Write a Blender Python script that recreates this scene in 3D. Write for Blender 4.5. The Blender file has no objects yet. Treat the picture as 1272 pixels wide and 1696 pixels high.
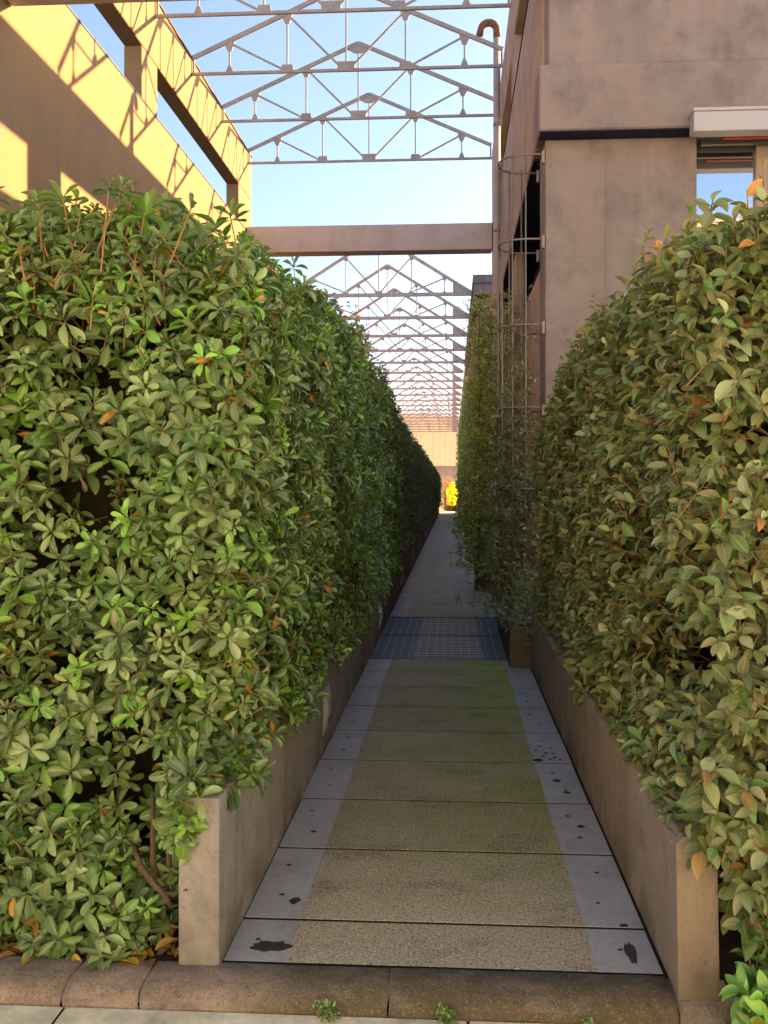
import bpy, bmesh, math, random
import numpy as np
from mathutils import Vector, Matrix, noise as mnoise

SC = bpy.context.scene
COL = SC.collection
R = math.radians
random.seed(7)
RNG = np.random.default_rng(11)

# ------------------------------------------------------------------ camera
cam_d = bpy.data.cameras.new('camera')
cam = bpy.data.objects.new('camera', cam_d)
COL.objects.link(cam)
cam.location = (0, 0, 1.58)
cam.rotation_euler = (R(90), 0, R(3.15))
cam_d.sensor_fit = 'VERTICAL'
cam_d.sensor_height = 24
cam_d.sensor_width = 18
cam_d.lens = 1400 / 1696 * 24
cam_d.shift_x = -35 / 1696
cam_d.shift_y = -40 / 1696
cam_d.clip_start = 0.05
cam_d.clip_end = 3000
SC.camera = cam

# ------------------------------------------------------------------ sky, sun, exposure
SUN_EL, SUN_AZ = 23.2, 59.3          # azimuth clockwise from +Y
world = bpy.data.worlds.new('World')
SC.world = world
world.use_nodes = True
wn = world.node_tree
wn.nodes.clear()
w_out = wn.nodes.new('ShaderNodeOutputWorld')
w_bg = wn.nodes.new('ShaderNodeBackground')
w_sky = wn.nodes.new('ShaderNodeTexSky')
w_sky.sky_type = 'NISHITA'
w_sky.sun_disc = False
w_sky.sun_elevation = R(SUN_EL)
w_sky.sun_rotation = R(SUN_AZ)
w_sky.air_density = 0.85
w_sky.dust_density = 1.8
w_sky.ozone_density = 0.6
w_bg.inputs['Strength'].default_value = 0.060
wn.links.new(w_sky.outputs[0], w_bg.inputs[0])
wn.links.new(w_bg.outputs[0], w_out.inputs[0])
sun_d = bpy.data.lights.new('sun', 'SUN')
sun_d.energy = 4.8
sun_d.angle = R(0.5)
sun_d.color = (1.0, 0.645, 0.27)
sun = bpy.data.objects.new('sun', sun_d)
COL.objects.link(sun)
sun.location = (20, 12, 30)
to_sun = Vector((math.cos(R(SUN_EL)) * math.sin(R(SUN_AZ)), math.cos(R(SUN_EL)) * math.cos(R(SUN_AZ)), math.sin(R(SUN_EL))))
sun.rotation_euler = to_sun.to_track_quat('Z', 'Y').to_euler()
SC.view_settings.view_transform = 'Standard'
SC.view_settings.look = 'None'
SC.view_settings.gamma = 1
SC.view_settings.exposure = 2.7
SC.view_settings.use_curve_mapping = False
SC.render.engine = 'CYCLES'
SC.cycles.max_bounces = 7
SC.cycles.diffuse_bounces = 4
SC.cycles.glossy_bounces = 2
SC.cycles.transmission_bounces = 4
SC.cycles.use_denoising = True

# ------------------------------------------------------------------ helpers
def tag(o, label=None, cat=None, group=None, kind=None):
    if label: o['label'] = label
    if cat: o['category'] = cat
    if group: o['group'] = group
    if kind: o['kind'] = kind
    return o

def empty(name, loc=(0, 0, 0), rz=0.0):
    o = bpy.data.objects.new(name, None)
    COL.objects.link(o)
    o.location = loc
    o.rotation_euler = (0, 0, rz)
    o.empty_display_size = 0.1
    return o

def link(name, me, parent=None):
    o = bpy.data.objects.new(name, me)
    COL.objects.link(o)
    if parent: o.parent = parent
    return o

def mesh(name, verts, faces, mat, smooth=False):
    me = bpy.data.meshes.new(name)
    me.from_pydata([tuple(v) for v in verts], [], faces)
    if mat: me.materials.append(mat)
    if smooth:
        me.polygons.foreach_set('use_smooth', [True] * len(me.polygons))
    me.update()
    return me

def box_mesh(name, x0, x1, y0, y1, z0, z1, mat, bevel=0.0, seg=1, jitter=0.0):
    bm = bmesh.new()
    bmesh.ops.create_cube(bm, size=1)
    for v in bm.verts:
        v.co = Vector((x0 + (v.co.x + .5) * (x1 - x0), y0 + (v.co.y + .5) * (y1 - y0), z0 + (v.co.z + .5) * (z1 - z0)))
    if bevel > 0:
        bmesh.ops.bevel(bm, geom=list(bm.edges), offset=bevel, segments=seg, affect='EDGES', profile=0.6)
    if jitter:
        for v in bm.verts:
            v.co += Vector((random.uniform(-1, 1), random.uniform(-1, 1), random.uniform(-1, 1))) * jitter
    me = bpy.data.meshes.new(name)
    bm.to_mesh(me); bm.free()
    me.materials.append(mat)
    return me

def box(name, x0, x1, y0, y1, z0, z1, mat, parent=None, bevel=0.0, seg=1, jitter=0.0):
    return link(name, box_mesh(name, x0, x1, y0, y1, z0, z1, mat, bevel, seg, jitter), parent)

def tube_geo(pts, radii, sides=8, cap=True):
    """verts, faces of a tube through pts"""
    pts = [Vector(p) for p in pts]
    n = len(pts)
    if not hasattr(radii, '__len__'): radii = [radii] * n
    verts, faces = [], []
    prev_u = None
    for i, p in enumerate(pts):
        if i == 0: d = pts[1] - p
        elif i == n - 1: d = p - pts[i - 1]
        else: d = (pts[i + 1] - pts[i - 1])
        d.normalize()
        if prev_u is None:
            u = d.orthogonal().normalized()
        else:
            u = (prev_u - d * prev_u.dot(d))
            u = u.normalized() if u.length > 1e-6 else d.orthogonal().normalized()
        prev_u = u
        w = d.cross(u)
        for k in range(sides):
            a = 2 * math.pi * k / sides
            verts.append(p + (u * math.cos(a) + w * math.sin(a)) * radii[i])
    for i in range(n - 1):
        for k in range(sides):
            a, b = i * sides + k, i * sides + (k + 1) % sides
            faces.append((a, b, b + sides, a + sides))
    if cap:
        faces.append(tuple(range(sides - 1, -1, -1)))
        faces.append(tuple((n - 1) * sides + k for k in range(sides)))
    return verts, faces

def tube(name, pts, radii, mat, parent=None, sides=8, smooth=True):
    v, f = tube_geo(pts, radii, sides)
    return link(name, mesh(name, v, f, mat, smooth), parent)

def bar_mesh(name, a, b, w, d, mat):
    """square-section bar from a to b in the XZ plane, width w in plane, depth d along Y"""
    a, b = Vector(a), Vector(b)
    t = (b - a).normalized()
    s = Vector((-t.z, 0, t.x))
    v = []
    for p in (a, b):
        for sx, sy in ((-1, -1), (1, -1), (1, 1), (-1, 1)):
            v.append(p + s * (w / 2 * sx) + Vector((0, d / 2 * sy, 0)))
    f = [(0, 1, 2, 3), (7, 6, 5, 4), (0, 4, 5, 1), (1, 5, 6, 2), (2, 6, 7, 3), (3, 7, 4, 0)]
    return mesh(name, v, f, mat)

def prism_y(name, pts, y0, y1, mat):
    """polygon in XZ extruded along Y"""
    n = len(pts)
    v = [(p[0], y0, p[1]) for p in pts] + [(p[0], y1, p[1]) for p in pts]
    f = [tuple(range(n)), tuple(range(2 * n - 1, n - 1, -1))]
    for i in range(n):
        j = (i + 1) % n
        f.append((i, i + n, j + n, j))
    return mesh(name, v, f, mat)

def copy_tree(o, parent=None):
    c = o.copy()
    COL.objects.link(c)
    c.parent = parent
    for ch in list(o.children):
        copy_tree(ch, c)
    return c

# ------------------------------------------------------------------ materials
class NT:
    def __init__(self, name):
        self.m = bpy.data.materials.new(name)
        self.m.use_nodes = True
        self.t = self.m.node_tree
        self.b = self.t.nodes['Principled BSDF']
        self.out = self.t.nodes['Material Output']
    def n(self, typ, **kw):
        x = self.t.nodes.new(typ)
        for k, v in kw.items(): setattr(x, k, v)
        return x
    def l(self, a, b): self.t.links.new(a, b)
    def pos(self):
        return self.n('ShaderNodeNewGeometry').outputs['Position']
    def noise(self, vec, scale, detail=4, rough=.55):
        x = self.n('ShaderNodeTexNoise')
        x.inputs['Scale'].default_value = scale
        x.inputs['Detail'].default_value = detail
        x.inputs['Roughness'].default_value = rough
        self.l(vec, x.inputs['Vector'])
        return x.outputs['Fac']
    def scalev(self, vec, s):
        x = self.n('ShaderNodeVectorMath', operation='MULTIPLY')
        self.l(vec, x.inputs[0]); x.inputs[1].default_value = s
        return x.outputs[0]
    def ramp(self, fac, stops):
        x = self.n('ShaderNodeValToRGB')
        e = x.color_ramp.elements
        while len(e) < len(stops): e.new(0.5)
        for el, (p, c) in zip(e, stops):
            el.position = p
            el.color = (c, c, c, 1) if not hasattr(c, '__len__') else (*c, 1)
        self.l(fac, x.inputs[0])
        return x.outputs[0]
    def mix(self, fac, a, b, blend='MIX'):
        x = self.n('ShaderNodeMix', data_type='RGBA', blend_type=blend)
        for s, v in ((x.inputs[0], fac), (x.inputs[6], a), (x.inputs[7], b)):
            if isinstance(v, (int, float)): s.default_value = v
            elif isinstance(v, tuple): s.default_value = (*v, 1)
            else: self.l(v, s)
        return x.outputs[2]
    def math(self, op, a, b=None, clamp=False):
        x = self.n('ShaderNodeMath', operation=op, use_clamp=clamp)
        for i, v in enumerate((a, b)):
            if v is None: continue
            if isinstance(v, (int, float)): x.inputs[i].default_value = v
            else: self.l(v, x.inputs[i])
        return x.outputs[0]
    def mapr(self, v, a, b, c=0.0, d=1.0):
        x = self.n('ShaderNodeMapRange', interpolation_type='SMOOTHSTEP')
        self.l(v, x.inputs[0])
        for i, k in enumerate((a, b, c, d)): x.inputs[i + 1].default_value = k
        return x.outputs[0]
    def xyz(self, vec):
        x = self.n('ShaderNodeSeparateXYZ'); self.l(vec, x.inputs[0])
        return x.outputs
    def bump(self, h, strength=.3, dist=.01):
        x = self.n('ShaderNodeBump')
        x.inputs['Strength'].default_value = strength
        x.inputs['Distance'].default_value = dist
        self.l(h, x.inputs['Height'])
        self.l(x.outputs[0], self.b.inputs['Normal'])
    def done(self, color=None, rough=.7, spec=.3, metal=0.0):
        if color is not None:
            if isinstance(color, tuple): self.b.inputs['Base Color'].default_value = (*color, 1)
            else: self.l(color, self.b.inputs['Base Color'])
        if isinstance(rough, (int, float)): self.b.inputs['Roughness'].default_value = rough
        else: self.l(rough, self.b.inputs['Roughness'])
        self.b.inputs['Specular IOR Level'].default_value = spec
        self.b.inputs['Metallic'].default_value = metal
        return self.m

def stucco(name, c0, c1, c2, streak=.35, rough=.9):
    k = NT(name)
    p = k.pos()
    a = k.noise(p, .55, 6, .65)
    col = k.mix(k.ramp(a, [(.3, 0.), (.7, 1.)]), c0, c1)
    s = k.noise(k.scalev(p, (2.2, 2.2, .18)), 1.0, 5, .6)         # runs of rain dirt
    col = k.mix(k.math('MULTIPLY', k.ramp(s, [(.52, 0.), (.75, 1.)]), streak), col, c2)
    f = k.noise(p, 9, 5, .7)
    col = k.mix(k.math('MULTIPLY', k.ramp(f, [(.35, 0.), (.75, 1.)]), .30), col, c1)
    pt = k.noise(p, 1.9, 7, .72)
    col = k.mix(k.math('MULTIPLY', k.ramp(pt, [(.46, 0.), (.64, 1.)]), .6), col, c2)
    sc = k.noise(k.scalev(p, (1.2, 1.2, 3.0)), 3.1, 6, .8)
    col = k.mix(k.ramp(sc, [(.62, 0.), (.70, .22)]), col, tuple(min(.8, x * 1.25) for x in c1))
    g = k.noise(p, 60, 4, .7)
    k.bump(k.math('ADD', k.math('MULTIPLY', g, .4), f), .35, .012)
    return k.done(col, rough, .15)

M = {}
M['stucco_grey'] = stucco('grey_stucco', (.20, .165, .162), (.265, .222, .217), (.122, .10, .10), .6)
M['stucco_beam'] = stucco('lightened_stucco', (.46, .40, .39), (.53, .465, .455), (.37, .32, .31), .3)  # the grey stucco again, with stronger light put into its colour
M['stucco_yellow'] = stucco('ochre_stucco', (.222, .145, .080), (.245, .162, .095), (.182, .138, .098), .6)
M['stucco_brown'] = stucco('brown_stucco', (.34, .26, .215), (.41, .315, .26), (.22, .16, .13), .5)
M['house'] = stucco('pale_grey_render', (.66, .69, .72), (.72, .75, .78), (.56, .58, .60), .2)
M['cream_panel'] = stucco('cream_panel', (.62, .50, .34), (.68, .55, .38), (.55, .44, .3), .15)

def make_concrete(name, c0, c1, c2, moss=.0):
    k = NT(name)
    p = k.pos()
    col = k.mix(k.ramp(k.noise(p, 2.2, 6, .65), [(.3, 0.), (.7, 1.)]), c0, c1)
    s = k.noise(k.scalev(p, (5, 5, .5)), 1.0, 5, .6)
    col = k.mix(k.math('MULTIPLY', k.ramp(s, [(.5, 0.), (.72, 1.)]), .55), col, c2)
    sp = k.noise(p, 48, 4, .7)
    col = k.mix(k.ramp(sp, [(.56, 0.), (.68, .5)]), col, c2)
    bl = k.noise(p, 5.5, 7, .78)
    col = k.mix(k.ramp(bl, [(.50, 0.), (.66, .6)]), col, c2)
    wh = k.noise(k.scalev(p, (6, 6, 1.6)), 4.0, 6, .8)
    col = k.mix(k.ramp(wh, [(.66, 0.), (.74, .5)]), col, tuple(min(.7, q * 1.7) for q in c1))
    z = k.xyz(p)[2]
    if moss:
        mm = k.math('MULTIPLY', k.mapr(z, .25, 0, 0, 1), k.ramp(k.noise(p, 4, 5), [(.4, 0.), (.6, 1.)]))
        col = k.mix(k.math('MULTIPLY', mm, moss), col, (.10, .085, .045))
    h = k.noise(p, 40, 6, .75)
    pits = k.ramp(k.noise(p, 22, 2, .4), [(.24, 0.), (.30, 1.)])
    k.bump(k.math('ADD', k.math('MULTIPLY', h, .4), pits), .45, .008)
    return k.done(col, .85, .25)
M['concrete'] = make_concrete('cast_concrete', (.225, .207, .188), (.295, .273, .248), (.138, .123, .107), .8)
M['concrete_warm'] = make_concrete('warm_cast_concrete', (.235, .182, .135), (.30, .235, .175), (.14, .106, .078), .8)

def make_kerb():
    k = NT('kerb_concrete')
    p = k.pos()
    x, y, z = k.xyz(p)
    col = k.mix(k.ramp(k.noise(p, 5, 6, .7), [(.3, 0.), (.7, 1.)]), (.15, .11, .078), (.36, .285, .215))
    moss = k.math('MULTIPLY', k.mapr(x, -.95, -.3), k.math('SUBTRACT', 1.0, k.mapr(x, .62, .78)))
    mm = k.math('MULTIPLY', moss, k.ramp(k.noise(p, 6, 6, .7), [(.28, .35), (.55, 1.)]))
    front_ = k.mapr(z, -.012, -.035)
    mm = k.math('MAXIMUM', mm, k.math('MULTIPLY', moss, front_))
    col = k.mix(k.math('MULTIPLY', mm, .92), col, (.085, .07, .035))
    gr = k.noise(k.scalev(p, (1, 2.2, 2.2)), 9, 7, .75)
    col = k.mix(k.ramp(gr, [(.50, 0.), (.68, .7)]), col, (.10, .07, .045))
    sp = k.noise(p, 125, 3, .65)
    col = k.mix(k.ramp(sp, [(.54, 0.), (.66, .4)]), col, (.36, .28, .19))
    sp2 = k.noise(k.scalev(p, (1.1, 1, 1)), 105, 3, .65)
    col = k.mix(k.ramp(sp2, [(.53, 0.), (.65, .55)]), col, (.07, .052, .034))
    k.bump(k.math('ADD', k.noise(p, 130, 3, .7), k.noise(p, 18, 4, .6)), .7, .008)
    return k.done(col, .9, .2)
M['kerb'] = make_kerb()

def make_slab():
    k = NT('paving_slab')
    p = k.pos()
    x, y, z = k.xyz(p)
    wob = k.math('MULTIPLY', k.math('SUBTRACT', k.noise(p, 26, 3, .6), .5), .012)
    xx = k.math('ADD', x, wob)
    left = k.mapr(xx, -.556, -.550)
    right = k.mapr(xx, .472, .478, 1., 0.)
    centre = k.math('MULTIPLY', left, right)
    oi = k.n('ShaderNodeObjectInfo')
    rnd = oi.outputs['Random']
    # exposed aggregate middle
    agg = k.mix(k.ramp(k.noise(p, 3.5, 6, .65), [(.3, 0.), (.7, 1.)]), (.31, .27, .18), (.47, .415, .29))
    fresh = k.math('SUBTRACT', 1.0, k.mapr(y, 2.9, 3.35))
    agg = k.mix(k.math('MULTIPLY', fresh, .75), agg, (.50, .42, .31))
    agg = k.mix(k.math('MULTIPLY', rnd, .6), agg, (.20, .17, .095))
    far = k.mapr(y, 9.0, 14.0)  # far slabs lightened in colour to make up for missing light
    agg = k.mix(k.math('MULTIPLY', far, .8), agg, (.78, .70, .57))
    # moss film, thickest along the right-hand side and before the grating
    mo = k.math('MULTIPLY', k.mapr(x, -.45, .35, .25, 1.0), k.mapr(y, 2.9, 4.1))
    mo = k.math('MULTIPLY', mo, k.math('SUBTRACT', 1.0, k.mapr(y, 8.2, 11.5)))
    mo = k.math('MULTIPLY', mo, k.ramp(k.noise(p, 2.6, 6, .7), [(.33, 0.), (.62, 1.)]))
    agg = k.mix(k.math('MULTIPLY', mo, .95), agg, (.22, .25, .022))
    hot = k.math('MULTIPLY', k.mapr(x, .0, .38), k.math('MULTIPLY', k.mapr(y, 5.2, 6.8), k.math('SUBTRACT', 1.0, k.mapr(y, 7.6, 7.9))))
    hot = k.math('MULTIPLY', hot, k.ramp(k.noise(p, 4.5, 5, .7), [(.38, 0.), (.58, 1.)]))
    agg = k.mix(k.math('MULTIPLY', hot, .95), agg, (.26, .40, .008))
    dk = k.ramp(k.noise(k.scalev(p, (1, 1.6, 1)), 2.3, 7, .75), [(.52, 0.), (.70, .85)])
    agg = k.mix(dk, agg, (.12, .098, .058))
    sp = k.noise(p, 105, 3, .65)
    agg = k.mix(k.ramp(sp, [(.53, 0.), (.61, .75)]), agg, (.60, .54, .41))
    sp2 = k.noise(k.scalev(p, (1.1, 1, 1)), 90, 3, .65)
    agg = k.mix(k.ramp(sp2, [(.53, 0.), (.62, .75)]), agg, (.085, .072, .04))
    # smooth flamed border
    bd = k.mix(k.ramp(k.noise(p, 5, 6, .7), [(.3, 0.), (.7, 1.)]), (.30, .30, .32), (.39, .39, .41))
    bd = k.mix(k.math('MULTIPLY', rnd, .3), bd, (.24, .235, .235))
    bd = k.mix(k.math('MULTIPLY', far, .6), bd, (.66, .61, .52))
    bd = k.mix(k.ramp(k.noise(p, 26, 5, .7), [(.55, 0.), (.7, .55)]), bd, (.20, .19, .18))
    bd = k.mix(k.ramp(k.noise(p, 3.2, 7, .78), [(.50, 0.), (.66, .75)]), bd, (.22, .205, .19))
    bd = k.mix(k.ramp(k.noise(p, 75, 3, .6), [(.56, 0.), (.66, .45)]), bd, (.45, .45, .46))
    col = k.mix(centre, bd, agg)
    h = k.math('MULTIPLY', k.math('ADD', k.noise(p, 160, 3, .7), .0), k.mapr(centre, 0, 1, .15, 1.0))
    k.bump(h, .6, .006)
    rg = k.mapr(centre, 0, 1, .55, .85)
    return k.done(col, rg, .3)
M['slab'] = make_slab()

def simple(name, col, rough=.6, spec=.3, metal=0., var=.0, vscale=6, bump=0.0, bscale=40, dark=None):
    k = NT(name)
    p = k.pos()
    c = col
    if var:
        d = dark or tuple(x * (1 - var) for x in col)
        c = k.mix(k.ramp(k.noise(p, vscale, 6, .65), [(.3, 0.), (.7, 1.)]), d, col)
    if bump: k.bump(k.noise(p, bscale, 5, .7), bump, .01)
    return k.done(c, rough, spec, metal)

M['gutter'] = simple('gutter_concrete', (.80, .71, .50), .9, .2, 0, .5, 9, .5, 60)
M['road'] = simple('pale_worn_road', (.44, .46, .48), .9, .2, 0, .25, 1.2, .3, 60)
M['ground'] = simple('ground_asphalt', (.07, .066, .06), .9, .2, 0, .4, 3, .4, 60)
M['plaza'] = simple('pale_plaza_paving', (.42, .33, .22), .85, .2, 0, .25, 1.5, .2, 20)
M['soil'] = simple('soil', (.05, .034, .022), .95, .1, 0, .5, 12, .9, 30)
M['substrate'] = simple('joint_mortar', (.022, .019, .013), .95, .1, 0, .4, 20, .4, 40)
M['truss'] = simple('weathered_grey_steel', (.36, .325, .305), .6, .35, .0, .3, 4, .1, 30)
M['truss_rust'] = simple('primer_red_steel', (.55, .42, .37), .6, .35, .0, .35, 3, .1, 30)
M['steel'] = simple('galvanised_steel', (.34, .32, .30), .45, .5, .6, .25, 8, .1, 30)
M['rod'] = simple('trellis_steel', (.26, .22, .20), .5, .4, .4, .35, 6)
M['pipe'] = simple('brown_pipe_paint', (.44, .355, .31), .5, .4, 0, .3, 3)
M['rust'] = simple('rust', (.22, .12, .075), .85, .2, 0, .5, 14, .5, 60)
M['corten'] = simple('corten_steel', (.20, .115, .08), .8, .3, .1, .5, 3, .3, 50, dark=(.085, .055, .042))
M['boxpaint'] = simple('dull_bronze_planter', (.115, .095, .066), .65, .3, .1, .4, 4, .15, 50)
M['grate_bar'] = simple('grating_bar', (.42, .43, .47), .5, .4, .2, .3, 10)
M['grate_plate'] = simple('grating_plate', (.10, .115, .15), .6, .3, .0, .35, 5, .2, 80)
M['tar'] = simple('tar_spot', (.045, .044, .046), .8, .2, 0, .4, 60)
M['light_body'] = simple('white_lamp_housing', (.40, .38, .35), .6, .3, 0, .3, 9)
M['light_dark'] = simple('lamp_recess', (.05, .05, .05), .6)
M['shutter'] = simple('shutter_box_paint', (.40, .39, .43), .45, .4, 0, .08, 3)
M['frame'] = simple('window_frame', (.33, .25, .22), .5, .4, 0, .1, 4)
M['frame_dark'] = simple('dark_window_frame', (.055, .058, .055), .5, .4)
M['red'] = simple('red_reflection_strip', (.52, .07, .04), .6)  # colour of a reflected awning
M['bark'] = simple('bark', (.15, .10, .06), .9, .15, 0, .45, 25, .6, 80)
M['core'] = simple('shade_core', (.035, .03, .017), 1.0, .0, 0, .5, 30, .8, 30)  # solid hedge core, coloured dark for the shade behind the leaves
M['bitumen'] = simple('roof_bitumen', (.035, .035, .037), .9, .1, 0, .3, 4)
M['weed_stem'] = simple('weed_stem', (.10, .13, .04), .8)
M['soffit'] = simple('shade_dark_soffit', (.026, .031, .058), .8, .1)  # near-black in place of the shade under the band
M['dark_room'] = simple('dark_interior', (.02, .02, .026), .9, .05)

def make_glass():
    k = NT('window_glass')
    g = k.n('ShaderNodeBsdfGlossy'); g.inputs['Roughness'].default_value = .03
    g.inputs['Color'].default_value = (.9, .93, .96, 1)
    k.b.inputs['Base Color'].default_value = (.03, .035, .04, 1)
    k.b.inputs['Roughness'].default_value = .1
    mx = k.n('ShaderNodeMixShader'); mx.inputs[0].default_value = .85
    k.l(k.b.outputs[0], mx.inputs[1]); k.l(g.outputs[0], mx.inputs[2]); k.l(mx.outputs[0], k.out.inputs[0])
    return k.m
M['glass'] = make_glass()

def make_leaf(name, rough=.25, trans=.22, back=(1.25, 1.2, 1.3)):
    k = NT(name)
    at = k.n('ShaderNodeAttribute', attribute_name='tint')
    uv = k.n('ShaderNodeUVMap', uv_map='leaf_uv')
    u, v, _ = k.xyz(uv.outputs[0])
    rib = k.math('SUBTRACT', 1.0, k.mapr(k.math('ABSOLUTE', k.math('SUBTRACT', u, .5)), .0, .06))
    n1 = k.noise(k.pos(), 38, 3, .6)
    col = k.mix(k.math('MULTIPLY', n1, .35), at.outputs['Color'], (.12, .10, .035))
    col = k.mix(k.math('MULTIPLY', rib, .6), col, (.40, .42, .16))
    gm = k.n('ShaderNodeNewGeometry')
    bk = k.mix(1.0, col, back, 'MULTIPLY')
    col = k.mix(gm.outputs['Backfacing'], col, bk)
    k.done(col, rough, .5)
    tr = k.n('ShaderNodeBsdfTranslucent')
    k.l(k.mix(1.0, col, (1.1, 1.25, .5), 'MULTIPLY'), tr.inputs[0])
    mx = k.n('ShaderNodeMixShader'); mx.inputs[0].default_value = trans
    k.l(k.b.outputs[0], mx.inputs[1]); k.l(tr.outputs[0], mx.inputs[2]); k.l(mx.outputs[0], k.out.inputs[0])
    return k.m
M['leaf'] = make_leaf('glossy_leaf')
M['leaf_soft'] = make_leaf('scaly_leaf', .5, .2, (1.5, 1.35, 1.35))
M['twig'] = simple('tan_twig', (.36, .20, .085), .8, .2, 0, .4, 30)

# ------------------------------------------------------------------ foliage engine
def leaf_template(rows, prof, fold, curl, wave=0.0):
    """leaf of length 1 along +Y, width scaled later, normal +Z; 3 columns"""
    ts = np.linspace(0, 1, rows) ** .72
    if prof is p_obovate: ts = np.array([0, .2, .42, .62, .77, .88, .955, 1.0]) if rows > 6 else np.array([0, .35, .68, .9, 1.0])
    rows = len(ts)
    V, F, UV = [], [], []
    for i, t in enumerate(ts):
        w = prof(t)
        zc = curl * (t * t) + .0
        for s in (-1, 0, 1):
            V.append((s * w * .5, t, zc + abs(s) * w * fold + (wave * math.sin(t * 9 + s) * abs(s))))
            UV.append((.5 + .5 * s, t))
    for i in range(rows - 1):
        for c in (0, 1):
            a = i * 3 + c
            F.append((a, a + 1, a + 4, a + 3))
    return np.array(V, float), np.array(F, int), np.array(UV, float)

def p_obovate(t):
    if t < .68: return max(.05, math.sin(math.pi / 2 * (t / .68)) ** 1.25)
    return max(.26, math.sqrt(max(0, 1 - ((t - .68) / .32) ** 2)))
def p_ellip(t):
    return max(.04, math.sin(math.pi * t) ** .75)
def p_lance(t):
    return max(.04, math.sin(math.pi * t ** .85) ** 1.1)

def lib(prof, rows):
    return [leaf_template(rows, prof, f, c, w) for f, c, w in ((.14, -.10, 0), (.20, -.22, .012), (.10, .05, .01), (.24, -.34, 0))]
T_OBO, T_ELL = lib(p_obovate, 7), lib(p_ellip, 7)
T_ELL_LO = lib(p_ellip, 4)
T_OBO_LO = lib(p_obovate, 5)
T_TINY = lib(p_ellip, 3)

class Leaves:
    """collects leaf frames: position, direction, normal, length, width, colour"""
    def __init__(self): self.a = []
    def add(self, P, D, N, L, W, C, depth=0.0):
        n = len(P)
        self.a.append((P, D, N, np.broadcast_to(L, n), np.broadcast_to(W, n), np.broadcast_to(C, (n, 3)), np.broadcast_to(depth, n)))
    def cat(self):
        return [np.concatenate([x[i] for x in self.a]) for i in range(7)]

def unit(a):
    return a / np.maximum(1e-9, np.linalg.norm(a, axis=-1, keepdims=True))

def frame(D, N):
    D = unit(D)
    N = unit(N - (N * D).sum(-1, keepdims=True) * D)
    S = np.cross(D, N)
    return D, N, S

def foliage_mesh(name, P, D, N, L, W, C, lib_, mat):
    D, N, S = frame(D, N)
    n = len(P)
    var = RNG.integers(0, len(lib_), n)
    VV, FF, UU, CC = [], [], [], []
    off = 0
    for k, (tv, tf, tu) in enumerate(lib_):
        idx = np.nonzero(var == k)[0]
        if len(idx) == 0: continue
        m = len(tv)
        x = tv[None, :, 0] * (W[idx] * L[idx])[:, None]
        y = tv[None, :, 1] * L[idx][:, None]
        z = tv[None, :, 2] * L[idx][:, None]
        v = P[idx][:, None, :] + x[..., None] * S[idx][:, None, :] + y[..., None] * D[idx][:, None, :] + z[..., None] * N[idx][:, None, :]
        VV.append(v.reshape(-1, 3))
        f = tf[None] + (np.arange(len(idx)) * m)[:, None, None] + off
        FF.append(f.reshape(-1, 4))
        UU.append(np.tile(tu, (len(idx), 1)))
        CC.append(np.repeat(C[idx], m, axis=0))
        off += m * len(idx)
    V = np.concatenate(VV); F = np.concatenate(FF); U = np.concatenate(UU); CL = np.concatenate(CC)
    me = bpy.data.meshes.new(name)
    me.vertices.add(len(V)); me.vertices.foreach_set('co', V.astype(np.float32).ravel())
    me.loops.add(F.size); me.loops.foreach_set('vertex_index', F.astype(np.int32).ravel())
    me.polygons.add(len(F))
    me.polygons.foreach_set('loop_start', (np.arange(len(F)) * 4).astype(np.int32))
    me.polygons.foreach_set('use_smooth', np.ones(len(F), bool))
    me.update(calc_edges=True)
    uvl = me.uv_layers.new(name='leaf_uv')
    uvl.data.foreach_set('uv', U[F.ravel()].astype(np.float32).ravel())
    ca = me.color_attributes.new('tint', 'FLOAT_COLOR', 'POINT')
    ca.data.foreach_set('color', np.concatenate([CL, np.ones((len(CL), 1))], 1).astype(np.float32).ravel())
    me.materials.append(mat)
    me.validate()
    return me

def twig_mesh(name, A, B, r0, r1, mat, sides=4):
    """many thin tapered twigs A->B as one mesh"""
    n = len(A)
    d = unit(B - A)
    h = np.where(np.abs(d[:, 2:3]) < .9, np.array([[0, 0, 1.]]), np.array([[1., 0, 0]]))
    u = unit(np.cross(d, h)); w = np.cross(d, u)
    ang = np.arange(sides) * 2 * np.pi / sides
    ring = u[:, None, :] * np.cos(ang)[None, :, None] + w[:, None, :] * np.sin(ang)[None, :, None]
    V = np.concatenate([A[:, None, :] + ring * np.broadcast_to(r0, n)[:, None, None], B[:, None, :] + ring * np.broadcast_to(r1, n)[:, None, None]], 1).reshape(-1, 3)
    base = np.arange(n) * 2 * sides
    F = []
    for k in range(sides):
        j = (k + 1) % sides
        F.append(np.stack([base + k, base + j, base + j + sides, base + k + sides], 1))
    F = np.concatenate(F)
    me = bpy.data.meshes.new(name)
    me.vertices.add(len(V)); me.vertices.foreach_set('co', V.astype(np.float32).ravel())
    me.loops.add(F.size); me.loops.foreach_set('vertex_index', F.astype(np.int32).ravel())
    me.polygons.add(len(F))
    me.polygons.foreach_set('loop_start', (np.arange(len(F)) * 4).astype(np.int32))
    me.polygons.foreach_set('use_smooth', np.ones(len(F), bool))
    me.update(calc_edges=True)
    me.materials.append(mat)
    me.validate()
    return me

def fbm(P, s, seed=0):
    return np.array([mnoise.fractal(Vector((p[0] * s + seed, p[1] * s - seed, p[2] * s + 3.1 * seed)), 1.0, 2.0, 3) for p in P])

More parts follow.
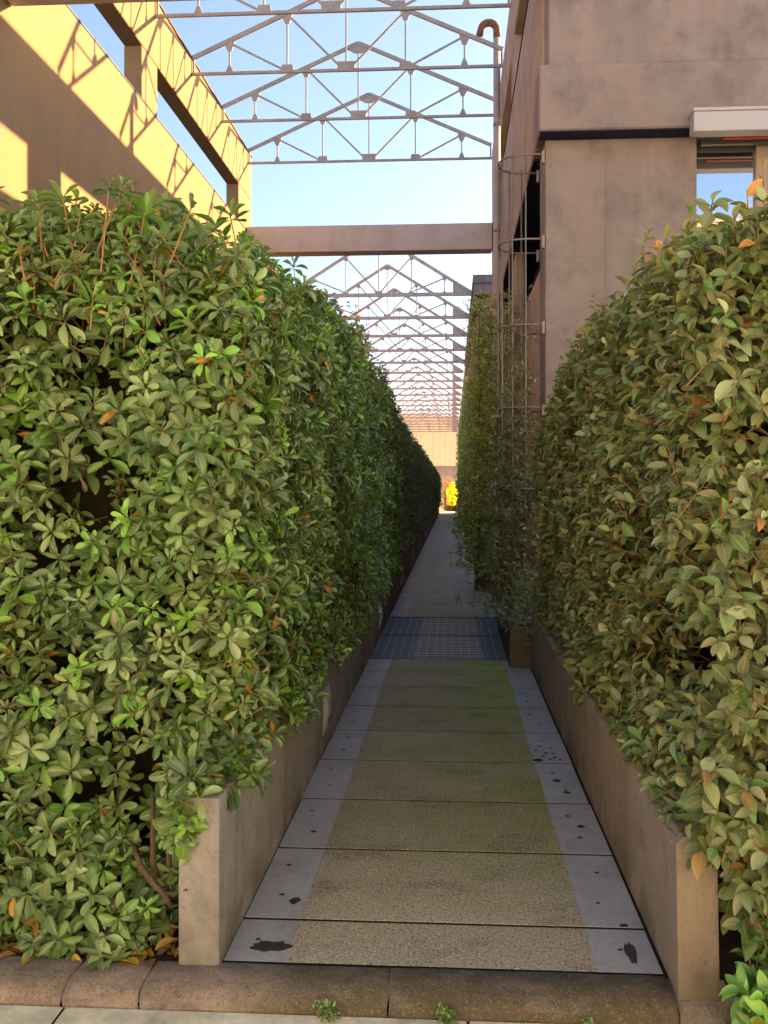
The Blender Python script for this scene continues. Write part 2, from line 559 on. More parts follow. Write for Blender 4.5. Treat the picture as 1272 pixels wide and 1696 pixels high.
EYE = np.array([0, 0, 1.58])
def rosettes(LV, TW, P, N, Lb, n_lo, n_hi, pal, pw, up=.45, depth=0.0, wid=.36, rnd=.5, stem=.09, th=(38, 108)):
    """whorls of leaves at shoot tips"""
    m = len(P)
    if m == 0: return
    A = unit(N * .8 + np.array([0, 0, up]) + RNG.normal(0, rnd, (m, 3)) * .6)
    cnt = RNG.integers(n_lo, n_hi + 1, m)
    ref = np.where(np.abs(A[:, 2:3]) < .9, np.array([[0, 0, 1.]]), np.array([[1., 0, 0]]))
    U = unit(np.cross(A, ref)); Wv = np.cross(A, U)
    idx = np.repeat(np.arange(m), cnt)
    k = np.concatenate([np.arange(c) for c in cnt])
    f = k / np.maximum(1, cnt[idx] - 1)
    phi = k * 2.399 + RNG.uniform(0, 6.28, m)[idx] + RNG.normal(0, .2, len(k))
    theta = np.radians(th[0] + (th[1] - th[0]) * f + RNG.normal(0, 11, len(k)))
    rad = U[idx] * np.cos(phi)[:, None] + Wv[idx] * np.sin(phi)[:, None]
    D = A[idx] * np.cos(theta)[:, None] + rad * np.sin(theta)[:, None]
    Nn = A[idx] - (A[idx] * D).sum(1, keepdims=True) * D + RNG.normal(0, .16, D.shape)
    size = Lb * RNG.uniform(.6, 1.4, m)
    L = size[idx] * (.62 + .38 * np.minimum(1, f * 1.7)) * RNG.uniform(.85, 1.12, len(k))
    base = P[idx] - A[idx] * (.012 + .035 * f)[:, None] + rad * .004
    ci = RNG.choice(len(pal), m, p=pw)
    C = 1.95 * np.array([.86, 1.10, 1.06]) * np.array(pal)[ci][idx] * RNG.uniform(.6, 1.4, m)[idx][:, None] * RNG.uniform(.8, 1.2, (len(k), 1))
    old = RNG.random(len(k)) < .010
    C[old] = np.array([.55, .27, .02]) * RNG.uniform(.6, 1.1, (old.sum(), 1))
    LV.add(base, D, Nn, L, wid * RNG.uniform(.85, 1.2, len(k)), C, depth)
    TW.append((P - A * .005, P - A * stem - N * .05 + RNG.normal(0, .02, P.shape), .0026, .0036))

def shoots(LV, TW, P, N, Lb, n_lo, n_hi, pal, pw, slen=.16, depth=0.0, wid=.5, droop=.35, up=.35, rnd=.5, side=.9, old_p=.04, old_c=(.42, .19, .05)):
    """stems with leaves placed alternately"""
    m = len(P)
    if m == 0: return
    A = unit(N * .75 + np.array([0, 0, up]) + RNG.normal(0, rnd, (m, 3)) * .7)
    cnt = RNG.integers(n_lo, n_hi + 1, m)
    ref = np.where(np.abs(A[:, 2:3]) < .9, np.array([[0, 0, 1.]]), np.array([[1., 0, 0]]))
    U = unit(np.cross(A, ref)); Wv = np.cross(A, U)
    idx = np.repeat(np.arange(m), cnt)
    k = np.concatenate([np.arange(c) for c in cnt])
    f = (k + .5) / cnt[idx]
    phi = k * 2.4 + RNG.uniform(0, 6.28, m)[idx] + RNG.normal(0, .3, len(k))
    rad = U[idx] * np.cos(phi)[:, None] + Wv[idx] * np.sin(phi)[:, None]
    sl = slen * RNG.uniform(.6, 1.4, m)
    base = P[idx] - A[idx] * (sl[idx] * (1 - f))[:, None]
    D = unit(A[idx] * (.35 + .5 * f)[:, None] + rad * side + N[idx] * .25 + np.array([0, 0, -droop]) + RNG.normal(0, .18, (len(k), 3)))
    Nn = N[idx] * .75 + np.array([0, 0, .65]) + RNG.normal(0, .33, D.shape)
    L = Lb * RNG.uniform(.7, 1.25, m)[idx] * RNG.uniform(.75, 1.15, len(k)) * (1.05 - .35 * f ** 3)
    ci = RNG.choice(len(pal), len(k), p=pw)
    C = 1.8 * np.array([.93, 1.12, 1.08]) * np.array(pal)[ci] * RNG.uniform(.75, 1.3, m)[idx][:, None] * RNG.uniform(.85, 1.15, (len(k), 1))
    old = RNG.random(len(k)) < old_p
    C[old] = np.array(old_c) * RNG.uniform(.6, 1.2, (old.sum(), 1))
    LV.add(base, D, Nn, L, wid * RNG.uniform(.85, 1.15, len(k)), C, depth)
    TW.append((P, P - A * sl[:, None] * 1.15 - N * .02, .0016, .0032))

def grid(u0, u1, v0, v1, s):
    nu, nv = max(1, int((u1 - u0) / s)), max(1, int((v1 - v0) / s))
    a, b = np.meshgrid((np.arange(nu) + .5) / nu, (np.arange(nv) + .5) / nv)
    a, b = a.ravel(), b.ravel()
    a = u0 + (u1 - u0) * a + RNG.uniform(-.6, .6, len(a)) * s
    b = v0 + (v1 - v0) * b + RNG.uniform(-.6, .6, len(b)) * s
    return a, b

def hedge_surface(X, sgn, y0, y1, zlo, ztop, s, rx=.30, front=None, width=1.1, amp=.07, seed=0, ry=.3, top=True, zfront=None):
    """points and outward normals on a clipped hedge: alley side at X (outward sgn), optional front end at y0, and its top"""
    PP, NN = [], []
    yy, zz = grid(y0, y1, 0, 1, s / 1.0) if False else (None, None)
    # side
    H = float(np.max(ztop(np.linspace(y0, y1, 9)))) - zlo
    y, q = grid(y0, y1, 0, H, s)
    z = zlo + q / H * (ztop(y) - zlo)
    t = np.clip((z - (ztop(y) - rx)) / rx, 0, .98)
    ins = rx * (1 - np.sqrt(1 - t * t))
    nx, nz, ny = np.sqrt(1 - t * t), t, np.zeros_like(t)
    if front is not None:
        ty = np.clip((y0 + ry - y) / ry, 0, .98)
        ins = ins + ry * (1 - np.sqrt(1 - ty * ty))
        ny = -ty; nx = nx * np.sqrt(1 - ty * ty)
    P = np.stack([X - sgn * ins, y, z], 1); N = np.stack([sgn * nx, ny, nz], 1)
    PP.append(P); NN.append(N)
    if top:
        y, x = grid(y0, y1, rx, width, s)
        P = np.stack([X - sgn * x, y, ztop(y)], 1)
        N = np.tile(np.array([[0, 0, 1.]]), (len(P), 1))
        PP.append(P); NN.append(N)
    if front is not None:
        x, q = grid(.05, width, 0, 1 * H, s)
        zl = zlo if zfront is None else zfront
        z = zl + q / H * (ztop(np.full_like(x, y0)) - zl)
        P = np.stack([X - sgn * x, np.full_like(x, y0), z], 1)
        N = np.tile(np.array([[0, -1., 0.1]]), (len(P), 1))
        PP.append(P); NN.append(N)
    P = np.concatenate(PP); N = unit(np.concatenate(NN))
    off = amp * (fbm(P, 1.6, seed) * .9 + fbm(P, 5.0, seed + 9) * .6)
    return P + N * off[:, None], N, off

def leaf_part_meshes(lib_, mat, pal, n=4):
    out = []
    for (tv, tf, tu) in lib_:
        for c in pal:
            for q in range(4):
                me = bpy.data.meshes.new('leaf')
                me.from_pydata([tuple(v) for v in tv], [], [tuple(f) for f in tf])
                me.polygons.foreach_set('use_smooth', [True] * len(me.polygons))
                uvl = me.uv_layers.new(name='leaf_uv')
                for lp in me.loops: uvl.data[lp.index].uv = tu[lp.vertex_index]
                ca = me.color_attributes.new('tint', 'FLOAT_COLOR', 'POINT')
                bri = random.uniform(.55, 1.3)
                cc = [x * y_ * bri * random.uniform(.92, 1.08) for x, y_ in zip(c, (1.85, 2.3, 2.25))]
                for d in ca.data: d.color = (*cc, 1)
                me.materials.append(mat)
                out.append((np.array(cc), me))
    return out

def build_foliage(root, LV, TW, lib_, mat, n_parts=0, pal=None, twig_mat=None, part_name='leaf', side_pref=None):
    P, D, N, L, W, C, dep = LV.cat()
    keep = np.ones(len(P), bool)
    if n_parts:
        v = P - EYE
        dist = np.linalg.norm(v, axis=1)
        u = (P[:, 0] * math.cos(R(3.15)) + P[:, 1] * math.sin(R(3.15)))
        w = (-P[:, 0] * math.sin(R(3.15)) + P[:, 1] * math.cos(R(3.15)))
        px = 671 + 1400 * u / w; py = 808 - 1400 * v[:, 2] / w
        Nd = unit(N)
        facing = np.abs((Nd * -v).sum(1) / dist)
        score = L * W / dist ** 2 * (.3 + facing) * np.exp(-dep * 30)
        score[(px < 0) | (px > 1272) | (py < 0) | (py > 1690)] = 0
        sel = np.argsort(-score)[:n_parts]
        keep[sel] = False
        ms = leaf_part_meshes(lib_, mat, pal)
        cols = np.array([c for c, _ in ms])
        Df, Nf, Sf = frame(D[sel], N[sel])
        for i, j in enumerate(sel):
            dd = np.abs(cols - C[j]).sum(1)
            pick = np.argsort(dd)[:6]
            me = ms[int(random.choice(list(pick)))][1]
            o = bpy.data.objects.new(part_name, me)
            COL.objects.link(o)
            o.parent = root
            s, d, n_ = Sf[i] * W[j] * L[j], Df[i] * L[j], Nf[i] * L[j]
            p = P[j] - np.array(root.location)
            o.matrix_local = Matrix(((s[0], d[0], n_[0], p[0]), (s[1], d[1], n_[1], p[1]), (s[2], d[2], n_[2], p[2]), (0, 0, 0, 1)))
    o = link('foliage', foliage_mesh('foliage', P[keep], D[keep], N[keep], L[keep], W[keep], C[keep], lib_, mat), root)
    o.location = -Vector(root.location)
    o['kind'] = 'stuff'
    if TW:
        A = np.concatenate([t[0] for t in TW]); B = np.concatenate([t[1] for t in TW])
        r0 = np.concatenate([np.full(len(t[0]), t[2]) for t in TW]); r1 = np.concatenate([np.full(len(t[0]), t[3]) for t in TW])
        t = link('twigs', twig_mesh('twigs', A, B, r0, r1, twig_mat or M['twig']), root)
        t.location = -Vector(root.location)
        t['kind'] = 'stuff'
    return o

def branch(root, pts, r, mat=None, name='branch'):
    loc = Vector(root.location)
    return tube(name, [Vector(p) - loc for p in pts], r, mat or M['bark'], root, 7)

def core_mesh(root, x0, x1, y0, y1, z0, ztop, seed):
    """lumpy dark solid standing in for the shade deep inside a hedge"""
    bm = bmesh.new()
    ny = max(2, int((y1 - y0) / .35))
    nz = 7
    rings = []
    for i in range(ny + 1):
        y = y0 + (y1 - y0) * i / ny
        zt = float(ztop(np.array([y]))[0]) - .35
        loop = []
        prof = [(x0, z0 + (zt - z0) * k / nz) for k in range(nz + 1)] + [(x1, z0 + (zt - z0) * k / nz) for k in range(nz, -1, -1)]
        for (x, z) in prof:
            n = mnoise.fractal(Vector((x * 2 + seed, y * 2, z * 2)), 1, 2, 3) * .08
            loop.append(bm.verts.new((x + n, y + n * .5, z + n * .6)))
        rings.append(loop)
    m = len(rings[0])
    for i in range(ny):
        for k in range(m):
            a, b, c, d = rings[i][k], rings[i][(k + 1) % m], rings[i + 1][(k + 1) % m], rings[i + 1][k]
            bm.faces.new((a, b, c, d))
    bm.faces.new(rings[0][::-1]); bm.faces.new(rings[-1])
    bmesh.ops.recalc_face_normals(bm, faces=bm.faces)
    me = bpy.data.meshes.new('shade_core'); bm.to_mesh(me); bm.free()
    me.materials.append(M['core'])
    o = link('shade_core', me, root)
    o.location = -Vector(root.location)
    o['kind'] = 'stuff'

# ------------------------------------------------------------------ ground, path, kerb
def sheet(name, x0, x1, y0, y1, z, mat):
    o = link(name, mesh(name, [(x0, y0, z), (x1, y0, z), (x1, y1, z), (x0, y1, z)], [(0, 1, 2, 3)], mat))
    o['kind'] = 'structure'
    return o
sheet('ground', -900, 900, -900, 1500, -.07, M['ground'])
road = sheet('road', -60, 60, -7.5, 2.149, -.062, M['road'])
pave = box('pavement', -60, 60, -9.59, -7.5, -.065, .06, M['gutter']); pave['kind'] = 'structure'
plaza = sheet('plaza', -40, 40, 56.6, 140, -.02, M['plaza'])
bed_l = box('planting_bed', -3.6, -.91, 2.78, 56, -.06, -.012, M['soil']); bed_l['kind'] = 'structure'
bed_r = box('planting_bed', .87, 6, 2.2, 8.25, -.06, -.012, M['soil']); bed_r['kind'] = 'structure'

path = box('path', -.765, .94, 10.352, 56.5, -.06, -.0022, M['substrate'])
box('bedding', -.765, .70, 2.777, 7.806, -.06, -.0022, M['substrate'], path)
box('bedding', -.765, .70, 7.808, 10.35, -.06, -.031, M['substrate'], path)
path['kind'] = 'structure'
joints = [2.785, 3.07, 3.68, 4.27, 4.89, 5.49, 6.11, 6.71, 7.30, 7.80]
slab_y = list(zip(joints[:-1], joints[1:]))
y = 10.36
while y < 56.3:
    slab_y.append((y, y + .6)); y += .6
shared = {}
for i, (a, b) in enumerate(slab_y):
    ln = round(b - a, 3)
    if i > 8: ln = .6
    key = ln
    if key not in shared:
        shared[key] = box_mesh('slab', -.762, .688, .008, ln - .008, -.02, 0, M['slab'], .0008)
    o = link('slab', shared[key], path)
    o.location = (random.uniform(-.002, .002), a, random.uniform(-.0008, .0008))
    o.rotation_euler = (0, 0, random.uniform(-.001, .001))
    if i < 9:
        # drilled holes in the smooth borders
        for hx in (-.655, .575):
            for hy in ((.3, .72) if ln > .5 else (.5,)):
                n = 10
                r = random.uniform(.008, .013)
                vv = [(r * math.cos(2 * math.pi * k / n) * random.uniform(.85, 1.1) * 1.2, r * math.sin(2 * math.pi * k / n) * random.uniform(.8, 1.1), 0) for k in range(n)]
                vv += [(x * .8, y_ * .8, .0012) for x, y_, _ in vv]
                ff = [tuple(range(n, 2 * n))] + [(k, (k + 1) % n, (k + 1) % n + n, k + n) for k in range(n)]
                h = link('hole', mesh('hole', vv, ff, M['tar']), o)
                h.location = (hx + random.uniform(-.03, .03), ln * hy, .0008)
    slab_obj = o
    if i < 4:
        spots = {0: [(-.625, .10, .075, .035), (.61, .12, .02, .075)], 1: [(-.60, .14, .022, .028), (.62, .02, .018, .012)],
                 2: [(.60, .30, .018, .02)], 3: [(.60, .15, .02, .02), (.57, .33, .024, .024)]}[i]
        for (sx, sy, rx_, ry_) in spots:
            n = 18
            vv = []
            for k in range(n):
                a_ = 2 * math.pi * k / n
                q = random.uniform(.7, 1.15)
                vv.append((rx_ * math.cos(a_) * q, ry_ * math.sin(a_) * q, 0))
            vv += [(x * .92, y_ * .92, .001) for x, y_, _ in vv]
            ff = [tuple(range(n, 2 * n))] + [(k, (k + 1) % n, (k + 1) % n + n, k + n) for k in range(n)]
            s = link('stain', mesh('stain', vv, ff, M['tar']), o)
            s.location = (sx, sy, .0010)
    if i == 4:
        for (sx, sy, r) in ((.50, .05, .03), (.535, .12, .013), (.60, .10, .013), (.56, .18, .016), (.50, .23, .012), (.63, .06, .012), (.57, .07, .012), (.53, .30, .011), (.60, .28, .01)):
            n = 10
            vv = [(r * math.cos(2 * math.pi * k / n) * random.uniform(.8, 1.2), r * math.sin(2 * math.pi * k / n) * random.uniform(.8, 1.2), 0) for k in range(n)]
            vv += [(x * .9, y_ * .9, .001) for x, y_, _ in vv]
            ff = [tuple(range(n, 2 * n))] + [(k, (k + 1) % n, (k + 1) % n + n, k + n) for k in range(n)]
            s = link('stain', mesh('stain', vv, ff, M['tar']), o)
            s.location = (sx, sy, .0010)

# steel grating across the path: two panels
for gi, (a, b) in enumerate(((7.815, 9.07), (9.085, 10.345))):
    g = empty('floor_grating', (0, a, 0))
    tag(g, ['near panel of dark blue steel grating set across the path', 'far panel of dark blue steel grating set across the path'][gi], 'grating', 'floor gratings across the path')
    ln = b - a
    box('plate', -.755, .50 + .18, 0, ln, -.03, -.012, M['grate_plate'], g)
    bm_main = box_mesh('bearing_bar', -.0018, .0018, .012, ln - .012, -.0125, .0005, M['grate_bar'])
    for k in range(18):
        o = link('bearing_bar', bm_main, g); o.location = (-.735 + k * .0825, 0, 0)
    bm_cross = box_mesh('cross_bar', -.36, .30, -.0013, .0013, -.0125, -.004, M['grate_bar'])
    for k in range(10):
        o = link('cross_bar', bm_cross, g); o.location = (0, .06 + k * (ln - .12) / 9, 0)
    for sx in (-.755, .675):
        box('edge_bar', sx - .004, sx + .004, 0, ln, -.012, .002, M['steel'], g)
    for sy in (.004, ln - .004):
        box('end_bar', -.75, .67, sy - .003, sy + .003, -.012, .0005, M['grate_plate'], g)

# kerb
def kerb_stone(x0, x1, drop, parent):
    prof = []
    for (yy_, zz_) in ((2.776, -.06), (2.776, .0), (2.770, .004)):
        prof.append((yy_, zz_))
    prof += [(2.70, .004), (2.665, .002), (2.64, -.006), (2.62, -.018), (2.606, -.032), (2.600, -.048), (2.598, -.06)]
    n = len(prof)
    nx = max(2, int((x1 - x0) / .06))
    v, f = [], []
    for i in range(nx + 1):
        x = x0 + .003 + (x1 - x0 - .006) * i / nx
        edge = .004 if i in (0, nx) else 0
        for j, (yy_, zz_) in enumerate(prof):
            w = mnoise.noise(Vector((x * 9, yy_ * 14, zz_ * 14))) * .004
            v.append((x + (random.uniform(-.006, .006) if edge else 0), yy_ + (w if 2 < j < n - 1 else 0), zz_ - drop + (w - edge if 1 < j < n - 1 else 0)))
    for i in range(nx):
        for j in range(n - 1):
            a = i * n + j
            f.append((a, a + 1, a + n + 1, a + n))
    f.append(tuple(range(n - 1, -1, -1))); f.append(tuple(nx * n + j for j in range(n)))
    return link('kerb_stone', mesh('kerb_stone', v, f, M['kerb'], True), parent)
kerb = box('kerb', -3.4, .86, 2.61, 2.77, -.068, -.045, M['substrate']); kerb['kind'] = 'structure'
for (a, b, dr) in ((-3.4, -2.2, 0), (-2.2, -1.23, 0), (-1.23, -.985, 0), (-.985, -.20, .001), (-.20, .69, .0), (.69, .875, .006)):
    kerb_stone(a, b, dr, kerb)
gut = box('gutter', -3.4, 3, 2.15, 2.597, -.069, -.058, M['substrate']); gut['kind'] = 'structure'
for (a, b) in ((-3.4, -1.215), (-1.215, .05), (.05, 1.3), (1.3, 3)):
    box('gutter_slab', a + .004, b - .004, 2.155, 2.595, -.0575, -.05, M['gutter'], gut, .004)

# ------------------------------------------------------------------ planter walls
w = empty('planter_wall', (-.835, 2.75, 0))
tag(w, 'low grey concrete planter wall along the left side of the path', 'wall')
box('wall', -.07, .07, 0, 4.35, -.06, .556, M['concrete'], w, .014, 2)
w = empty('steel_planter', (-.835, 7.11, 0))
tag(w, 'long dark rusty steel planter running along the left of the path', 'planter')
for k in range(16):
    L_ = 49.0 / 16
    box('panel', -.055, .066, k * L_ + .003, (k + 1) * L_ - .003, -.03, .55, M['corten'], w, .004)
w = empty('planter_wall', (.765, 2.66, 0))
tag(w, 'low brown concrete planter wall with chamfered end right of the path', 'wall')
bm = bmesh.new()
ptsA = [(-.063, -.06), (.063, -.06), (.063, .44), (.045, .485), (-.04, .487), (-.063, .465)]
n = len(ptsA)
v = [(x, 0 if z < .4 else .03, z) for x, z in ptsA] + [(x, 4.78, z) for x, z in ptsA]
f = [tuple(range(n)), tuple(range(2 * n - 1, n - 1, -1))] + [(i, i + n, (i + 1) % n + n, (i + 1) % n) for i in range(n)]
bm.free()
link('wall', mesh('wall', v, f, M['concrete_warm']), w)
w = empty('planter_box', (.72, 7.46, 0))
tag(w, 'low bronze steel planter box standing at the edge of the grating', 'planter')
box('side', -.21, .22, 0, .012, -.02, .36, M['boxpaint'], w, .003)
box('side', -.21, -.198, .012, 1.9, -.02, .36, M['boxpaint'], w, .003)
box('side', .208, .22, .012, 1.9, -.02, .36, M['boxpaint'], w, .003)
box('side', -.21, .22, 1.9, 1.912, -.02, .36, M['boxpaint'], w, .003)
box('soil', -.197, .207, .013, 1.899, -.02, .31, M['soil'], w)

# brick lights let into the left planter
def wall_light(y, label):
    t = empty('wall_light', (-.765, y, .245))
    tag(t, label, 'light', 'wall lights along the left planter')
    # eyelid-shaped housing
    v, f = [], []
    n = 10
    prof = [(-.125, 0.0), (-.11, .012), (-.06, .022), (0, .026), (.06, .022), (.105, .012), (.12, .0)]
    for i, (z, dx) in enumerate(prof):
        for j in range(n + 1):
            a = -1 + 2 * j / n
            v.append((.004 + dx * (1 - a ** 8) ** .5, a * .105, z))
    for i in range(len(prof) - 1):
        for j in range(n):
            a = i * (n + 1) + j
            f.append((a, a + 1, a + n + 2, a + n + 1))
    link('housing', mesh('housing', v, f, M['light_body'], True), t)
    box('back_plate', .001, .006, -.12, .12, -.14, .135, M['light_body'], t, .002)
    box('slot', .012, .0275, -.07, .07, -.075, -.05, M['light_dark'], t, .003)
for k, nm in enumerate(('white eyelid wall light nearest the camera on the concrete wall', 'white wall light just before the grating on the steel planter',
                        'third white wall light, first beyond the grating', 'fourth white wall light along the left planter', 'fifth white wall light along the left planter',
                        'sixth white wall light along the left planter', 'seventh white wall light along the left planter')):
    wall_light(5.1 + 3.83 * k, nm)

# ------------------------------------------------------------------ left wall with openings
S = M['stucco_yellow']
lw = empty('roofless_wall', (-5.01, 4, 0))
tag(lw, 'tall roofless wall with long openings, sunlit ochre above, left', 'wall')
def wbox(name, x0, x1, y0, y1, z0, z1, mat, root, bevel=.012):
    l = root.location
    return box(name, x0 - l.x, x1 - l.x, y0 - l.y, y1 - l.y, z0 - l.z, z1 - l.z, mat, root, bevel)
wbox('wall', -5.16, -4.86, 4, 20.3, 0, 7.68, S, lw)
wbox('sill', -5.165, -4.855, 4, 20.3, 7.683, 7.70, M['frame_dark'], lw, .002)
for (a, b) in ((6.9, 7.6), (13.05, 13.75), (19.1, 20.3)):
    wbox('pillar', -5.155, -4.865, a, b, 7.717, 8.548, S, lw)
wbox('lintel', -5.16, -4.86, 4, 20.3, 8.55, 9.6, S, lw)
wbox('coping', -5.19, -4.835, 4, 20.32, 9.602, 9.63, M['rust'], lw, .004)

# cross beams
for i, (y, lab) in enumerate(((8.9, 'concrete cross beam at the very top, nearest the camera'), (20.0, 'wide concrete cross beam joining left wall and right building'))):
    b = empty('cross_beam', (-1.95, y, (6.9, 7.15)[i]))
    tag(b, lab, 'beam', 'concrete cross beams over the path')
    box('beam', -2.905, 2.895, -.2, .2, 0, .62, M['stucco_beam'], b, .012)
    box('drip_edge', -2.90, 2.89, -.185, -.165, -.012, -.001, M['rust'], b)

# ------------------------------------------------------------------ right building
G = M['stucco_grey']
B = empty('building', (.97, 8.4, 0))
tag(B, 'grey stucco industrial building with clerestory window and roller shutter box, right', 'building')
wbox('pillar', .97, 2.52, 8.85, 9.37, 0, 5.198, G, B)
wbox('wall', 2.522, 14, 8.86, 9.2, 0, 4.25, G, B)
wbox('wall', 1.12, 1.4, 9.372, 20.3, 0, 4.36, M['stucco_brown'], B)
for (a, b) in ((13.05, 13.75), (19.2, 20.3)):
    wbox('pillar', .975, 1.118, a, b, 0, 5.183, M['stucco_brown'], B)
wbox('band', .885, 14, 8.62, 9.1, 5.20, 5.87, G, B, .015)
wbox('band', .887, 1.45, 9.102, 20.3, 5.202, 5.867, M['stucco_brown'], B, .02)
wbox('upper_wall', .985, 14, 8.68, 9.05, 5.872, 9.6, G, B, .015)
wbox('upper_wall', .962, 1.25, 9.052, 20.3, 5.872, 7.68, M['stucco_brown'], B, .01)
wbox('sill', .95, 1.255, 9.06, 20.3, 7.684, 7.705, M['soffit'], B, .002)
for (a, b) in ((9.06, 9.5), (13.05, 13.75), (19.1, 20.3)):
    wbox('pillar', .965, 1.245, a, b, 7.714, 8.548, M['stucco_brown'], B)
wbox('lintel', .962, 1.25, 9.06, 20.3, 8.55, 9.6, M['stucco_brown'], B)
wbox('roof', 1.252, 14, 9.06, 20.3, 7.2, 7.3, M['bitumen'], B)
wbox('wall', 1.42, 14, 20.0, 20.29, 0, 7.19, G, B)
wbox('wall', 13.7, 14, 9.21, 19.99, 0, 7.19, G, B)
# clerestory along the alley: dark glazing set back under the band
for k in range(6):
    a = 9.42 + k * 1.8
    p = wbox('window', 1.90, 1.93, a, a + 1.76, 4.38, 5.18, M['frame_dark'], B, .004)
    pane = box('pane', 1.892 - .97, 1.898 - .97, a + .05 - 8.4, a + 1.71 - 8.4, 4.42, 5.08, M['dark_room'], p)
wbox('soffit', .90, 1.95, 9.38, 20.2, 5.185, 5.1985, M['soffit'], B, 0)  # dark panels added to deepen the recess shade
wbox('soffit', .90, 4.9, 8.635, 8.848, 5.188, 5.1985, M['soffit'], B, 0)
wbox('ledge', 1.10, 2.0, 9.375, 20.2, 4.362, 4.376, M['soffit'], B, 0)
# front window, under the shutter box
for k in range(3):
    x0 = 2.545 + k * .74
    p = wbox('window', x0, x0 + .72, 9.05, 9.10, 4.255, 5.195, M['frame_dark'], B, .003)
    L0 = B.location
    def sub(nm, a0, a1, b0, b1, c0, c1, mt, bv=.002):
        return box(nm, a0 - L0.x, a1 - L0.x, b0 - L0.y, b1 - L0.y, c0, c1, mt, p, bv)
    sub('pane', x0 + .02, x0 + .62, 9.042, 9.048, 4.30, 5.10, M['glass'], 0)
    sub('frame', x0 + .622, x0 + .738, 8.99, 9.049, 4.256, 5.19, M['frame'])
    sub('frame', x0 + .0, x0 + .018, 9.02, 9.049, 4.256, 5.19, M['frame'])
    sub('head', x0 + .02, x0 + .62, 9.02, 9.048, 5.105, 5.19, M['frame_dark'])
    sub('sill', x0 - .0, x0 + .62, 8.97, 9.048, 4.252, 4.295, M['frame_dark'])
o = wbox('shutter_box', 2.38, 4.9, 8.46, 8.617, 5.09, 5.285, M['shutter'], B, .006)
box('lid', 2.37 - .97, 4.91 - .97, 8.45 - 8.4, 8.618 - 8.4, 5.287, 5.32, M['shutter'], o, .004)
box('strip', 2.75 - .97, 4.9 - .97, 8.72 - 8.4, 8.78 - 8.4, 5.12, 5.155, M['red'], o, .006)  # red bar standing in for an awning's reflection
box('strip', 2.56 - .97, 4.9 - .97, 8.84 - 8.4, 8.90 - 8.4, 5.11, 5.15, M['frame_dark'], o, .006)
# plaster joints on the corner pillar
for (x, z0, z1) in ((1.60, 3.9, 5.12),):
    wbox('plaster_joint', x - .008, x + .008, 8.846, 8.852, 2.2, 5.18, M['stucco_grey'], B, 0)
wbox('plaster_joint', 1.28, 1.592, 8.846, 8.852, 3.98, 3.992, M['stucco_grey'], B, 0)

lk = empty('sun_block_wall', (1.7, 20.3, 0))  # unseen wall added to keep sun off the hedge
tag(lk, 'added brown wall blocking the sun between the two right-hand buildings', 'wall')
wbox('wall', 1.6, 1.9, 20.31, 31.98, 0, 8, M['stucco_brown'], lk)

B2 = empty('far_building', (.9, 32, 0))
tag(B2, 'far grey building on the right with projecting fascia under the trusses', 'building')
wbox('wall', 1.3, 14, 32.4, 54, 0, 8.84, M['stucco_brown'], B2)
wbox('fascia', .85, 14, 32, 54, 8.87, 9.3, G, B2, .02)
wbox('fascia', .80, 14, 31.95, 54.02, 9.303, 9.62, G, B2, .02)
for k in range(5):
    a = 32.6 + k * 4.6
    wbox('pillar', .98, 1.298, a, a + .7, 0, 8.86, M['stucco_brown'], B2)
for k in range(11):  # open columns invented so sun can reach the far end
    a = 60 + k * 5.8
    wbox('column', .86, 1.2, a, a + .45, 0, 8.68, M['stucco_brown'], B2)
wbox('beam', .85, 1.25, 54.05, 119, 8.7, 9.6, M['stucco_brown'], B2)

lw2 = empty('side_wall', (-7, 31, 0))
tag(lw2, 'far side wall carrying the left ends of the rear trusses, behind hedge', 'wall')
wbox('wall', -7.05, -6.72, 31, 119, 0, 9.1, M['stucco_grey'], lw2)

# sunlit houses across the street, behind the camera (seen mirrored in the window)
OB = empty('street_house', (0, -9.6, 0))
tag(OB, 'sunlit cream house across the street, mirrored in the window glass', 'house')
wbox('wall', -22, 22, -12, -9.6, 0, 9.8, M['house'], OB, .02)
wbox('roof', -22.3, 22.3, -12.3, -9.2, 9.802, 10.1, M['stucco_brown'], OB, .02)
for zz_ in (1.0, 4.6):
    for k in range(13):
        x_ = -20 + k * 3.3
        wn_ = wbox('window', x_, x_ + 1.1, -9.62, -9.57, zz_, zz_ + 1.6, M['frame'], OB, .01)
        box('pane', x_ + .08, x_ + 1.02, .032, .036, zz_ + .08, zz_ + 1.52, M['glass'], wn_)

# far building
FB = empty('end_building', (-3, 128, 0), R(34))
tag(FB, 'pale cream panelled building closing the far end of the alley', 'building')
for k in range(12):
    box('panel', -13 + k * 2.2, -13 + k * 2.2 + 2.17, -.1, .1, 4.9, 12.6, M['cream_panel'], FB, .01)
box('base_wall', -13, 13.4, 0.0, .3, 0, 4.88, M['stucco_brown'], FB)
box('cornice', -13.1, 13.5, -.2, .3, 4.882, 4.9, M['stucco_brown'], FB)

